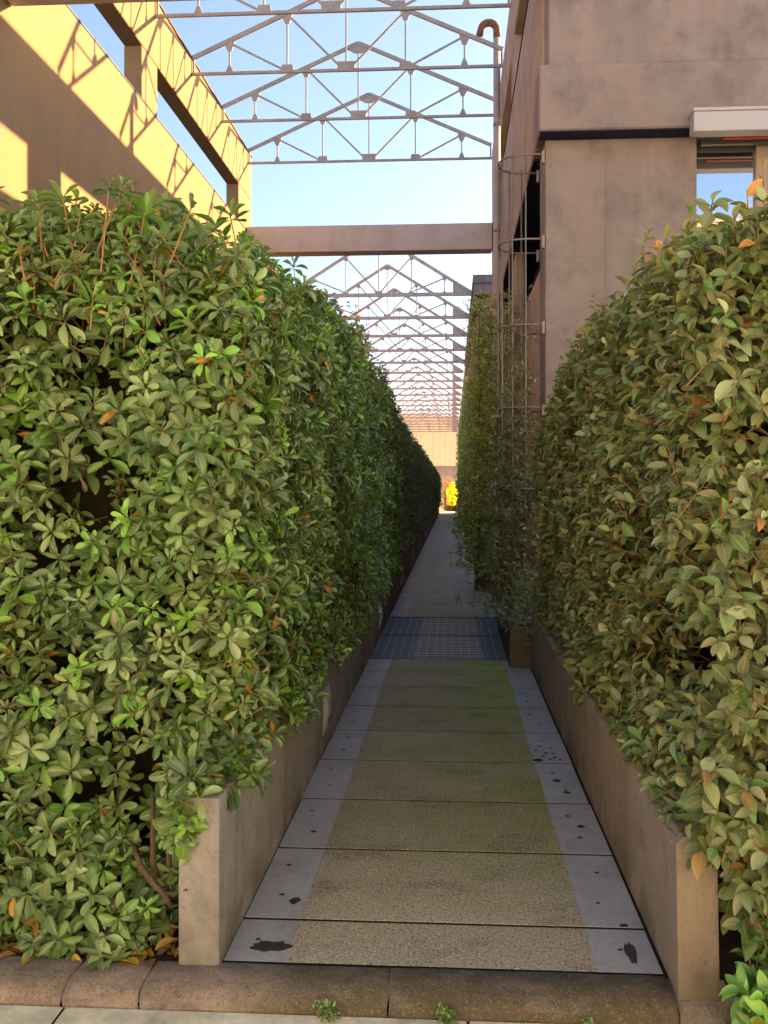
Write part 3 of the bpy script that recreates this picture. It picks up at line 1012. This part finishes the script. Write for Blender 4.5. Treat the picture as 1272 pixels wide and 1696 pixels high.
# ------------------------------------------------------------------ roof trusses
def make_truss(half, rise, heel, pts, sec, mats, depth=.09, heel_plate=False):
    root = empty('roof_truss')
    tc, bc, web = sec
    m_top, m_bot = mats
    def P_(nm, me): return link(nm, me, root)
    P_('bottom_chord', bar_mesh('bottom_chord', (-half, 0, 0), (half, 0, 0), bc, depth, m_bot))
    top = lambda x: rise - (rise - heel) * abs(x) / half
    for s in (-1, 1):
        P_('top_chord', bar_mesh('top_chord', (s * half, 0, top(half)), (0, 0, rise), tc, depth * 1.1, m_top))
        if heel > .1:
            P_('end_post', bar_mesh('end_post', (s * (half - .03), 0, bc / 2), (s * (half - .03), 0, top(half) - tc / 2), web, depth * .7, m_bot))
        xs = [s * half * (1 - q) for q in pts]
        for i, x in enumerate(xs):
            P_('post', bar_mesh('post', (x, 0, bc / 2), (x, 0, top(x) - tc / 2), web * .8, depth * .55, m_bot))
            xb = xs[i + 1] if i + 1 < len(xs) else 0.0
            P_('diagonal', bar_mesh('diagonal', (x - s * .05, 0, top(x) - tc), (xb + s * .09, 0, bc), web, depth * .5, m_bot))
            # gussets
            g = .10
            P_('gusset', prism_y('gusset', [(x - g, top(x) - tc * .3 + (0 if s > 0 else -.5 * g)), (x + g, top(x) - tc * .3 - (.5 * g if s > 0 else 0)), (x + g * .4, top(x) - .2), (x - g * .4, top(x) - .2)], -.012, .012, m_bot))
            g2 = .06 if i == 0 else .12
            P_('gusset', prism_y('gusset', [(x - g2, bc / 2), (x + g2, bc / 2), (x + g2 * .8, .13), (x - g2 * .8, .13)] if i else [(x - .07, bc / 2), (x + .07, bc / 2), (x + .025, .14), (x - .025, .14)], -.014, .014, m_bot))
        if heel_plate:
            P_('heel_plate', prism_y('heel_plate', [(s * half, 0), (s * (half - .75), 0), (s * (half - .75), .5), (s * half, .06)], -.02, .02, m_bot))
    P_('king_post', bar_mesh('king_post', (0, 0, bc / 2), (0, 0, rise - tc), web * .8, depth * .55, m_bot))
    P_('apex_gusset', prism_y('apex_gusset', [(-.22, rise - .13), (-.08, rise - .21), (.08, rise - .21), (.22, rise - .13), (0, rise - .02)], -.016, .016, m_bot))
    P_('centre_gusset', prism_y('centre_gusset', [(-.16, 0), (.16, 0), (.16, .16), (-.16, .16)], -.016, .016, m_bot))
    return root

t1 = make_truss(2.9, 1.58, .30, (.245, .62), (.074, .05, .036), (M['truss'], M['truss']), .042)
ord_ = ['first', 'second', 'third', 'fourth', 'fifth', 'sixth', 'seventh', 'eighth', 'ninth', 'tenth', 'eleventh', 'twelfth', 'thirteenth', 'fourteenth',
        'fifteenth', 'sixteenth', 'seventeenth', 'eighteenth', 'nineteenth', 'twentieth']
for i, y in enumerate((13.65, 15.6, 17.65, 19.95)):
    o = t1 if i == 0 else copy_tree(t1)
    o.location = (-1.955, y, 9.33)
    tag(o, f'{ord_[i]} grey steel roof truss of the near bay, counted from the camera', 'truss', 'steel roof trusses of the near bay')
t2 = make_truss(3.75, 2.42, .06, (.29, .645), (.115, .14, .05), (M['truss_rust'], M['truss_rust']), .10, True)
for i in range(19):
    o = t2 if i == 0 else copy_tree(t2)
    o.location = (-2.95, 34.1 + 4.62 * i, 9.38)
    tag(o, f'{ord_[i]} red-brown steel truss beyond the concrete cross beam', 'truss', 'steel roof trusses of the rear hall')

# ------------------------------------------------------------------ vent pipe with gooseneck
pp = empty('vent_pipe', (.85, 16, 0))
tag(pp, 'tall slim vent pipe with gooseneck top on the right building', 'pipe')
tube('pipe', [(0, 0, 0), (0, 0, 5), (0, 0, 10.05)], .066, M['pipe'], pp, 14)
neck = [(0, 0, 10.051)] + [(-.15 + .15 * math.cos(a), 0, 10.2 + .15 * math.sin(a)) for a in np.linspace(0, math.pi * .95, 10)] + [(-.325, 0, 10.12)]
tube('gooseneck', neck, .068, M['rust'], pp, 14)
for z in (4.2, 6.4, 8.4):
    box('bracket', .06, .27 if z < 4.4 else .10, -.012, .012, z, z + .03, M['rod'], pp)
    tube('clamp', [(0, 0, z - .01), (0, 0, z + .04)], .072, M['rod'], pp, 14)

# ------------------------------------------------------------------ trellises
def trellis(xw, yc, r, arm, zs, zbase, label, nrod=7):
    t = empty('trellis', (xw, yc, 0))
    tag(t, label, 'trellis', 'steel wall trellises for climbers')
    arc = [(0, -r), (-arm, -r)] + [(-arm - r * math.sin(a), -r * math.cos(a)) for a in np.linspace(0, math.pi, 13)[1:-1]] + [(-arm, r), (0, r)]
    for z in zs:
        tube('ring', [(x, y_, z) for x, y_ in arc], .011, M['rod'], t, 6)
        for s in (-1, 1):
            box('bracket', -.035, -.004, s * r - .02, s * r + .02, z - .10, z + .03, M['rod'], t, .003)
    rods = []
    for k in range(nrod):
        a = math.pi * k / (nrod - 1)
        x, y_ = -arm - r * math.sin(a), -r * math.cos(a)
        rods.append((xw + x, yc + y_))
        tube('rod', [(x, y_, zbase), (x, y_, zs[-1] + .03)], .0085, M['rod'], t, 6)
    return rods
zs1 = [.72, 1.57, 2.42, 3.28, 4.17, 5.05]
RODS = [trellis(.97, 9.12, .27, .2, zs1, .25, 'bare-topped steel ring trellis fixed to the corner pillar')]
for k, yc in enumerate((13.2, 24.0, 35.0, 46.0)):
    xw = .95 if yc < 20 else .96
    RODS.append(trellis(xw, yc, .45, .14, [.75, 1.6, 2.45, 3.35, 4.3], .3,
        ['second steel trellis, above the nearest half-round planter', 'third steel trellis along the right side, thick with vine', 'fourth steel trellis along the right side, thick with vine',
         'farthest steel trellis on the right, near the yellow shrub'][k]))
    p = empty('half_round_planter', (xw, yc, 0))
    tag(p, ['nearest half-round rusty steel planter beside the path', 'second half-round rusty steel planter along the right side', 'third half-round rusty steel planter along the right side', 'farthest half-round rusty steel planter on the right'][k],
        'planter', 'half-round planters along the right')
    arc = [(-.60 * math.sin(a), -.60 * math.cos(a)) for a in np.linspace(0, math.pi, 17)]
    v = [(x, y_, -.02) for x, y_ in arc] + [(x, y_, .44) for x, y_ in arc]
    n = len(arc)
    vi = [(x * .975, y_ * .975, .44) for x, y_ in arc] + [(x * .975, y_ * .975, -.02) for x, y_ in arc]
    f = [(i, i + 1, i + 1 + n, i + n) for i in range(n - 1)] + [(i + n, i + 1 + n, i + 1 + 2 * n, i + 2 * n) for i in range(n - 1)] + [(i + 2 * n, i + 1 + 2 * n, i + 1 + 3 * n, i + 3 * n) for i in range(n - 1)]
    link('shell', mesh('shell', v + vi, f, M['corten']), p)
    link('soil', mesh('soil', [(x * .97, y_ * .97, .38) for x, y_ in arc], [tuple(range(n))], M['soil']), p)

# ------------------------------------------------------------------ hedges
def zt_left(y):
    return np.interp(y, [2.7, 3.0, 3.4, 4.2, 5.6, 9.7, 14, 18, 30, 56], [2.52, 2.58, 2.64, 2.70, 2.85, 2.98, 2.86, 2.78, 2.76, 2.7])

PAL_PIT = [(.088, .116, .034), (.058, .090, .030), (.125, .140, .050), (.095, .165, .026), (.150, .235, .030), (.18, .20, .085)]
PW_PIT = [.34, .22, .22, .12, .05, .05]

# 1 near pittosporum
h = empty('pittosporum_hedge', (-1.3, 3.2, 0))
tag(h, 'big near hedge with whorled glossy olive leaves on the left of the path', 'hedge')
LV, TW = Leaves(), []
for layer, (dep, s, amp) in enumerate(((0.0, .082, .085), (.08, .09, .08), (.17, .10, .07), (.28, .13, .07))):
    P, N, off = hedge_surface(-.70 - dep * .0, +1, 2.92, 6.7, .50, zt_left, s, .35, front=True, width=1.85, amp=amp, seed=2, ry=.18, zfront=.02)
    gap = fbm(P, 2.6, 31)
    P = P - N * dep
    ok = np.ones(len(P), bool)
    gap = gap + .35 * fbm(P, 9.0, 77)
    if layer == 0: ok &= gap > -.20
    if layer == 1: ok &= gap > -.44
    if layer == 2: ok &= gap > -.70
    # keep clear of the planter wall and its end
    inw = (P[:, 0] > -.92) & (P[:, 2] < .50)
    ok &= ~inw
    P, N = P[ok], N[ok]
    rosettes(LV, TW, P, N, .067, 7, 10, PAL_PIT, PW_PIT, depth=dep, wid=.40, up=.35)
# taller shoots breaking the top line
y = RNG.uniform(2.85, 6.5, 150); x = -.85 - RNG.uniform(0, .9, 150)
P = np.stack([x, y, zt_left(y) + RNG.uniform(.0, .11, 150)], 1)
rosettes(LV, TW, P, np.tile([[0, 0, 1.]], (150, 1)), .07, 8, 11, PAL_PIT, PW_PIT, stem=.25)
P = np.array([[-1.15, 3.0, 2.68], [-1.19, 3.05, 2.63], [-1.11, 3.02, 2.60], [-1.24, 3.0, 2.58]])
rosettes(LV, TW, P, np.tile([[0, 0, 1.]], (4, 1)), .08, 9, 11, PAL_PIT, PW_PIT, stem=.3)
# growth spilling over the front end of the planter wall and down onto the kerb
n = 26
P = np.stack([RNG.uniform(-.95, -.83, n), RNG.uniform(2.70, 2.80, n), RNG.uniform(.42, .64, n)], 1)
rosettes(LV, TW, P, np.tile([[.0, -.8, .2]], (n, 1)), .066, 7, 10, PAL_PIT, PW_PIT, wid=.43, up=.1)
n = 44
P = np.stack([RNG.uniform(-.93, -.70, n), RNG.uniform(2.86, 3.7, n), RNG.uniform(.55, .72, n)], 1)
rosettes(LV, TW, P, np.tile([[.5, -.5, .2]], (n, 1)), .066, 7, 10, PAL_PIT, PW_PIT, wid=.43, up=.1)
n = 16
P = np.stack([RNG.uniform(-1.7, -1.0, n), RNG.uniform(2.72, 2.80, n), RNG.uniform(.035, .09, n)], 1)
rosettes(LV, TW, P, np.tile([[0, -.7, .5]], (n, 1)), .07, 5, 8, PAL_PIT, PW_PIT, wid=.43, up=.1)
n = 44
P = np.stack([RNG.uniform(-1.75, -.99, n), RNG.uniform(2.78, 2.92, n), RNG.uniform(.02, .22, n)], 1)
rosettes(LV, TW, P, np.tile([[0, -.9, .1]], (n, 1)), .066, 6, 9, PAL_PIT, PW_PIT, wid=.43, up=.1)
# long bare stems showing through the face
build_foliage(h, LV, TW, T_OBO, M['leaf'], 300, PAL_PIT + [(.30, .14, .015)])
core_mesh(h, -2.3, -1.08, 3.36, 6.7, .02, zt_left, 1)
for k in range(14):
    if k < 14: x, yy_, z_ = -.76 - RNG.uniform(0, .08), RNG.uniform(3.5, 4.6), RNG.uniform(1.1, 1.9)
    else: x, yy_, z_ = RNG.uniform(-1.6, -.95), 2.98, RNG.uniform(.5, 2.0)
    dx, dy = RNG.normal(0, .05), RNG.normal(0, .10)
    ln_ = RNG.uniform(.25, .6)
    branch(h, [(x - .06, yy_ + (.06 if k >= 14 else 0), z_), (x + dx * .2, yy_ + dy * .3, z_ + ln_ * .35), (x + dx * .6, yy_ + dy * .8, z_ + ln_ * .7), (x + dx * .4, yy_ + dy * 1.5, z_ + ln_)], [.006, .0055, .0045, .003], M['twig'])
branch(h, [(-1.06, 3.1, 0), (-1.05, 2.98, .16), (-1.04, 2.90, .27), (-1.035, 2.88, .37), (-1.06, 2.95, .5)], [.014, .012, .011, .009, .007])
branch(h, [(-1.13, 2.95, .31), (-1.08, 2.88, .27), (-1.02, 2.86, .21), (-.985, 2.85, .19), (-.962, 2.85, .145)], [.009, .011, .012, .011, .009])
branch(h, [(-.985, 2.85, .19), (-.93, 2.80, .215), (-.872, 2.74, .256)], [.006, .005, .003])
branch(h, [(-.975, 2.86, .36), (-.972, 2.86, .30), (-.968, 2.86, .275)], [.010, .010, .009])
branch(h, [(-1.0, 2.92, .09), (-.96, 2.84, .085), (-.915, 2.80, .10)], [.006, .006, .004])
for k in range(9):
    x = RNG.uniform(-1.9, -1.0); yy_ = RNG.uniform(3.15, 5.5)
    branch(h, [(x, yy_, -.01), (x + RNG.normal(0, .05), yy_ - .05, .5), (x + RNG.normal(0, .1), yy_ - .1, 1.2), (x + RNG.normal(0, .15), yy_ - .1, 1.9)], [.022, .018, .013, .008], name='trunk')

# 2 second hedge: greener, with reddish young shoots on top
PAL_PHO = [(.075, .105, .032), (.055, .082, .030), (.10, .155, .03), (.13, .13, .05), (.15, .20, .04)]
h = empty('shrub_hedge', (-1.3, 6.7, 0))
tag(h, 'mid hedge section with small green leaves and reddish top shoots, left', 'hedge')
LV, TW = Leaves(), []
for layer, (dep, s) in enumerate(((0.0, .11), (.11, .13), (.23, .16))):
    P, N, off = hedge_surface(-.70, +1, 6.6, 11.3, .48, zt_left, s, .45, width=1.2, amp=.09, seed=5)
    gap = fbm(P, 2.2, 12)
    P = P - N * dep
    ok = (P[:, 0] < -.60) & ((gap > -.45) | (layer > 0))
    rosettes(LV, TW, P[ok], N[ok], .072, 7, 10, PAL_PHO, [.32, .26, .2, .12, .1], depth=dep, wid=.36)
y = RNG.uniform(6.6, 11.0, 150); x = -.82 - RNG.uniform(0, .5, 150)
P = np.stack([x, y, zt_left(y) + RNG.uniform(.03, .28, 150)], 1)
shoots(LV, TW, P, np.tile([[0, 0, 1.]], (150, 1)), .06, 6, 11, [(.28, .10, .055), (.22, .14, .05), (.12, .14, .04), (.30, .16, .06)], [.3, .25, .25, .2], slen=.25, up=.6, rnd=.35)
build_foliage(h, LV, TW, T_OBO_LO, M['leaf'], 250, PAL_PHO)
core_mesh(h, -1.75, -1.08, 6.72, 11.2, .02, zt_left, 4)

# 3 dark hedge
PAL_VIB = [(.080, .110, .062), (.060, .086, .052), (.11, .14, .075), (.15, .17, .10)]
h = empty('dark_hedge', (-1.3, 11.3, 0))
tag(h, 'dark blue-green clipped hedge farther along the left planter', 'hedge')
LV, TW = Leaves(), []
for layer, (dep, s) in enumerate(((0.0, .13), (.12, .16), (.24, .22))):
    P, N, off = hedge_surface(-.72, +1, 11.2, 31, .62, lambda q: zt_left(q) - .0, s, .5, width=1.0, amp=.13, seed=8)
    P = P - N * dep
    ok = (P[:, 0] < -.58)
    shoots(LV, TW, P[ok], N[ok], .07, 5, 8, PAL_VIB, [.4, .3, .2, .1], slen=.16, depth=dep, wid=.45, old_p=.0, droop=.1)
build_foliage(h, LV, TW, T_ELL_LO, M['leaf'])
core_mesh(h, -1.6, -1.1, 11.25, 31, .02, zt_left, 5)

# 4 farthest hedge
h = empty('far_hedge', (-1.3, 31, 0))
tag(h, 'farthest green hedge on the left, ending near the yellow shrub', 'hedge')
LV, TW = Leaves(), []
for layer, (dep, s) in enumerate(((0.0, .22), (.14, .26))):
    P, N, off = hedge_surface(-.72, +1, 31, 56, .6, lambda q: np.interp(q, [31, 45, 56], [2.75, 2.6, 2.5]), s, .5, width=.9, amp=.12, seed=14)
    P = P - N * dep
    shoots(LV, [], P, N, .12, 5, 8, [(.055, .08, .03), (.04, .062, .028), (.08, .1, .04)], [.4, .35, .25], slen=.2, depth=dep, wid=.5, old_p=.0, droop=.1)
build_foliage(h, LV, [], T_TINY, M['leaf'])
core_mesh(h, -1.55, -1.1, 31.05, 56, .02, zt_left, 6)

# 5 right hedge
def zt_right(y):
    return np.interp(y, [2.3, 2.7, 3.4, 4.2, 5.2, 6.2, 7.0, 7.4], [2.44, 2.46, 2.50, 2.54, 2.54, 2.46, 2.26, 2.0])
PAL_ELA = [(.112, .108, .042), (.078, .096, .036), (.142, .138, .062), (.070, .115, .028), (.14, .118, .052), (.20, .205, .11)]
PW_ELA = [.30, .24, .18, .10, .10, .08]
h = empty('elaeagnus_hedge', (1.2, 3.0, 0))
tag(h, 'tall right hedge with oval olive-brown leaves above the brown planter wall', 'hedge')
LV, TW = Leaves(), []
for layer, (dep, s, amp) in enumerate(((0.0, .078, .075), (.08, .09, .075), (.17, .105, .07), (.27, .13, .06))):
    P, N, off = hedge_surface(.715, -1, 2.52, 7.4, 0.46, zt_right, s, .22, front=True, width=1.0, amp=amp, seed=21, ry=.26, zfront=.30)
    gap = fbm(P, 1.9, 40)
    hole = np.exp(-(((P[:, 1] - 2.92) / .40) ** 2 + ((P[:, 2] - 1.05) / .18) ** 2)) + .8 * np.exp(-(((P[:, 1] - 3.4) / .2) ** 2 + ((P[:, 2] - .92) / .09) ** 2)) + .8 * np.exp(-(((P[:, 1] - 2.55) / .12) ** 2 + ((P[:, 2] - .45) / .25) ** 2 + ((P[:, 0] - .95) / .15) ** 2))
    P = P - N * dep
    ok = np.ones(len(P), bool)
    if layer <= 1: ok &= (gap > -.36) & (hole < .45)
    else: ok &= (hole < .6) & (gap > -.6)
    ok &= ~((P[:, 0] < .845) & (P[:, 2] < .47))
    # hangs a little lower over the wall than its top
    P, N = P[ok], N[ok]
    shoots(LV, TW, P, N, .066, 5, 8, PAL_ELA, PW_ELA, slen=.12, depth=dep, wid=.52, droop=.45, old_p=.018)
n = 90
y = RNG.uniform(2.6, 6.8, n); x = .80 + RNG.uniform(0, .8, n)
P = np.stack([x, y, zt_right(y) + RNG.uniform(.02, .16, n)], 1)
shoots(LV, TW, P, np.tile([[0, 0, 1.]], (n, 1)), .06, 5, 9, PAL_ELA + [(.35, .16, .05)], [.2, .22, .15, .15, .1, .06, .12], slen=.2, up=.7, rnd=.35, droop=.05)
n = 20
P = np.stack([RNG.uniform(.78, 1.1, n), RNG.uniform(2.7, 3.9, n), RNG.uniform(2.42, 2.56, n)], 1)
shoots(LV, TW, P, np.tile([[0, 0, 1.]], (n, 1)), .07, 5, 8, PAL_ELA + [(.40, .20, .04)], [.2, .22, .15, .15, .08, .06, .14], slen=.26, up=.9, rnd=.22, droop=.0)
TW.append((P, P - np.array([[0, 0, .3]]) + RNG.normal(0, .03, P.shape), .0028, .0042))
P = np.array([[.99, 2.75, 2.62], [1.05, 2.8, 2.56], [.93, 2.72, 2.52], [1.1, 2.78, 2.6]])
shoots(LV, TW, P, np.tile([[0, 0, 1.]], (4, 1)), .075, 6, 8, PAL_ELA, PW_ELA, slen=.3, up=.8, rnd=.2, droop=.0)
n = 22
P = np.stack([RNG.uniform(.76, .90, n), RNG.uniform(2.9, 3.7, n), RNG.uniform(.50, .66, n)], 1)
P = P[(P[:, 0] > .80) | (P[:, 1] > 2.85)]
shoots(LV, TW, P, np.tile([[-.5, -.5, .2]], (len(P), 1)), .066, 4, 7, PAL_ELA, PW_ELA, slen=.1, wid=.52, droop=.5)
n = 40
P = np.stack([RNG.uniform(.86, 1.0, n), RNG.uniform(2.5, 2.7, n), RNG.uniform(.28, .55, n)], 1)
shoots(LV, TW, P, np.tile([[-.3, -.8, .1]], (len(P), 1)), .07, 4, 7, PAL_ELA, PW_ELA, slen=.1, wid=.52, droop=.5)
# a few whorled pittosporum shoots mixed in at the wall's front end
P = np.array([[.74, 2.95, .56], [.77, 2.86, .50], [.80, 3.1, .62], [.72, 3.25, .64], [.88, 2.7, .60]])
rosettes(LV, TW, P, np.tile([[-.4, -.6, .4]], (5, 1)), .075, 8, 11, PAL_VIB + PAL_PIT[:2], [.2, .2, .2, .1, .15, .15], stem=.1)
build_foliage(h, LV, TW, T_ELL, M['leaf_soft'], 300, PAL_ELA + [(.24, .11, .035)])
core_mesh(h, 1.12, 1.55, 2.95, 7.25, .02, zt_right, 7)
for k in range(6):
    x = RNG.uniform(1.0, 1.5); yy_ = RNG.uniform(2.9, 6.5)
    branch(h, [(x, yy_, -.01), (x + RNG.normal(0, .05), yy_ - .05, .5), (x + RNG.normal(0, .1), yy_, 1.1), (x + RNG.normal(0, .12), yy_, 1.8)], [.02, .017, .013, .008], name='trunk')

# 6 young bright shrub at the right-hand corner
PAL_YNG = [(.075, .15, .025), (.06, .12, .025), (.11, .19, .03), (.14, .24, .03)]
h = empty('young_shrub', (1.0, 2.55, 0))
tag(h, 'young bright green shrub growing at the right end of the kerb', 'shrub')
LV, TW = Leaves(), []
n = 110
P = np.stack([RNG.uniform(.82, 1.12, n), RNG.uniform(2.36, 2.60, n), RNG.uniform(-.03, .34, n)], 1)
P[:, 2] *= np.clip((P[:, 0] - .72) / .2, .3, 1)
N = unit(np.stack([P[:, 0] - 1.05, P[:, 1] - 2.65, P[:, 2] * .8 + .1], 1))
rosettes(LV, TW, P, N, .062, 5, 8, PAL_YNG, [.35, .25, .25, .15], wid=.48, stem=.12)
build_foliage(h, LV, TW, T_ELL, M['leaf'], 200, PAL_YNG)

# 7 dark shrub in the bronze box
h = empty('dark_shrub', (.72, 8.2, .31))
tag(h, 'dark leafy shrub overflowing the bronze planter box by the grating', 'shrub')
LV, TW = Leaves(), []
n = 330
th_ = RNG.uniform(0, 6.28, n); q = RNG.uniform(0, 1, n) ** .5
P = np.stack([.70 + .27 * q * np.cos(th_), 8.35 + .95 * q * np.sin(th_), .30 + RNG.uniform(0, .55, n) * (1.15 - q)], 1)
N = unit(np.stack([np.cos(th_) * q, np.sin(th_) * q * .6, np.full(n, .5)], 1))
shoots(LV, TW, P, N, .05, 5, 9, PAL_VIB + [(.07, .10, .04)], [.3, .2, .2, .1, .2], slen=.14, wid=.48, old_p=.0)
build_foliage(h, LV, TW, T_ELL_LO, M['leaf'])

# 8 climbing vines on the trellises
vine_lab = ['sparse dark-leaved vine climbing the first ring trellis by the corner pillar', 'leafy green vine covering the second trellis over the nearest half-round planter',
            'dense vine on the third trellis along the right side', 'dense vine on the fourth trellis along the right side', 'farthest vine on the right, beside the yellow shrub']
for vi, rods in enumerate(RODS):
    c = np.mean(np.array(rods), 0)
    zb = .31 if vi == 0 else .38
    h = empty('climbing_vine', (c[0], c[1], zb))
    tag(h, vine_lab[vi], 'vine', 'climbing vines on the right')
    LV, TW = Leaves(), []
    n = [1100, 4200, 2600, 1700, 1100][vi]
    k = RNG.integers(0, len(rods), n)
    rp = np.array(rods)[k]
    if vi == 0:
        z = zb + (RNG.beta(1.0, 2.3, n)) * 3.5
    else:
        z = zb - .05 + (RNG.beta(1.05, 1.5, n)) * 4.3
    spread = .045 + .09 * np.clip((2.4 - z) / 2, 0, 1) + (.05 if vi else .0)
    P = np.stack([rp[:, 0] + RNG.normal(0, 1, n) * spread, rp[:, 1] + RNG.normal(0, 1, n) * spread, z], 1)
    P[:, 0] = np.minimum(P[:, 0], .93)
    N = unit(np.stack([np.full(n, -.8), RNG.normal(-.3, .5, n), RNG.normal(.2, .3, n)], 1))
    pal = PAL_VIB + [(.09, .12, .045)] if vi == 0 else [(.24, .29, .075), (.18, .23, .06), (.30, .33, .08), (.34, .33, .09)]
    shoots(LV, TW, P, N, .05 if vi < 2 else .075, 4, 7, pal, [.25, .2, .2, .1, .25] if vi == 0 else [.35, .3, .22, .13], slen=.11, wid=.5, droop=.25, old_p=.03)
    build_foliage(h, LV, TW, T_ELL_LO if vi < 2 else T_TINY, M['leaf'])
    for (x, y_) in rods[::2] if vi else rods[1::2]:
        pts = [(x + .02 * math.sin(q * 1.3 + x * 9), y_ + .02 * math.cos(q * 1.3), zb + q * .35) for q in range(11 if vi else 9)]
        branch(h, pts, [.008] * 3 + [.005] * (len(pts) - 3), name='stem')

# 9 yellow shrub, red shrub and bollard at the far end
h = empty('planter_box', (.02, 58, -.02))
tag(h, 'small square planter holding the yellow shrub at the far end', 'planter')
box('tub', -.36, .36, -.36, .36, 0, .38, M['corten'], h, .02)
def far_shrub(name, label, c, r, hh, pal, n, zb):
    h = empty(name, (c[0], c[1], zb)); tag(h, label, 'shrub')
    LV, TW = Leaves(), []
    th_ = RNG.uniform(0, 6.28, n); q = RNG.uniform(0, 1, n) ** .5
    zz = RNG.uniform(0, 1, n)
    rr = r * q * (.55 + .75 * np.sin(np.pi * np.clip(zz * .8 + .1, 0, 1)))
    P = np.stack([c[0] + rr * np.cos(th_), c[1] + rr * np.sin(th_), zb + .02 + zz * hh * (1.1 - .25 * q)], 1)
    N = unit(np.stack([np.cos(th_) * q, np.sin(th_) * q, np.full(n, .6)], 1))
    shoots(LV, TW, P, N, .09, 4, 7, pal, [.5, .3, .2], slen=.2, wid=.5, old_p=0)
    build_foliage(h, LV, TW, T_TINY, M['leaf'])
    branch(h, [(c[0], c[1], zb), (c[0] + .02, c[1], zb + hh * .5)], [.03, .015], name='trunk')
far_shrub('yellow_shrub', 'bright yellow shrub at the far end of the path', (.02, 58), .34, 1.6, [(.85, .68, .01), (.75, .6, .01), (.6, .55, .03)], 520, .34)
far_shrub('red_shrub', 'red-brown leafy shrub behind the yellow one at the far end', (-.25, 66), .85, 2.3, [(.32, .11, .05), (.26, .13, .06), (.22, .08, .04)], 600, -.02)
b = empty('bollard', (-.42, 60, -.02)); tag(b, 'small grey post left of the yellow shrub', 'bollard')
box('post', -.13, .13, -.13, .13, 0, 1.35, M['concrete'], b, .03, 2)
box('cap', -.15, .15, -.15, .15, 1.352, 1.40, M['concrete'], b, .015)

# ------------------------------------------------------------------ weeds and fallen leaves
def weed(x, y, z, n, label, s=1.0):
    h = empty('weed', (x, y, z)); tag(h, label, 'weed', 'weeds at the kerb foot')
    LV, TW = Leaves(), []
    P = np.stack([x + RNG.normal(0, .018 * s, n), y + RNG.normal(0, .008, n), z + RNG.uniform(.005, .05 * s, n)], 1)
    N = unit(RNG.normal(0, 1, (n, 3)) * [1, .6, .3] + [0, -.3, .6])
    shoots(LV, TW, P, N, .019, 5, 8, [(.12, .17, .05), (.09, .14, .04)], [.6, .4], slen=.03, wid=.6, old_p=.02)
    build_foliage(h, LV, TW, T_ELL_LO, M['leaf'], twig_mat=M['weed_stem'])
weed(-.385, 2.585, -.05, 16, 'tuft of small green weed at the kerb foot, left of centre')
weed(-.01, 2.58, -.05, 18, 'low green weed at the kerb foot below the path centre', .9)
weed(.42, 2.585, -.05, 5, 'thin dry weed stems at the kerb foot on the right', .9)

n = 130
LV = Leaves()
P = np.stack([RNG.uniform(-1.75, -.92, n), RNG.uniform(2.775, 2.90, n), RNG.uniform(-.008, .012, n)], 1)
D = unit(np.stack([RNG.normal(0, 1, n), RNG.normal(0, 1, n), RNG.normal(0, .25, n)], 1))
Cl = np.array([(.42, .20, .05), (.25, .14, .06), (.15, .09, .045), (.50, .30, .05)])[RNG.integers(0, 4, n)]
LV.add(P, D, np.tile([[0, 0, 1.]], (n, 1)) + RNG.normal(0, .3, (n, 3)), RNG.uniform(.04, .085, n), .42, Cl)
lit = empty('leaf_litter', (-1.3, 2.83, 0))
lit['kind'] = 'stuff'; tag(lit, 'brown and orange dead leaves littering the soil behind the kerb', 'leaf litter')
build_foliage(lit, LV, [], T_ELL, M['leaf_soft'])
lf = leaf_part_meshes(T_ELL[:2], M['leaf_soft'], [(.52, .25, .03), (.40, .20, .06), (.55, .33, .04)])
spots = [(-1.02, 2.79, .012, 'orange fallen leaf lying against the wall end, behind the kerb'), (-1.10, 2.76, .004, 'yellow fallen leaf on the kerb top beside a joint'), (-.93, 2.79, .01, 'brown curled fallen leaf at the foot of the left wall end'),
         (-1.0, 2.80, .02, 'ochre fallen leaf in the litter left of the wall end'), (.12, 2.54, -.046, 'orange fallen leaf in the gutter at the bottom edge')]
for i, (x, y, z, lab) in enumerate(spots):
    o = link('fallen_leaf', lf[i * 2 % len(lf)][1])
    s = random.uniform(.06, .09)
    o.scale = (s * .45, s, s); o.location = (x, y, z)
    o.rotation_euler = (random.uniform(-.2, .3), random.uniform(-.3, .3), random.uniform(0, 6.28) if i != 0 else 1.5)
    tag(o, lab, 'leaf', 'fallen leaves')
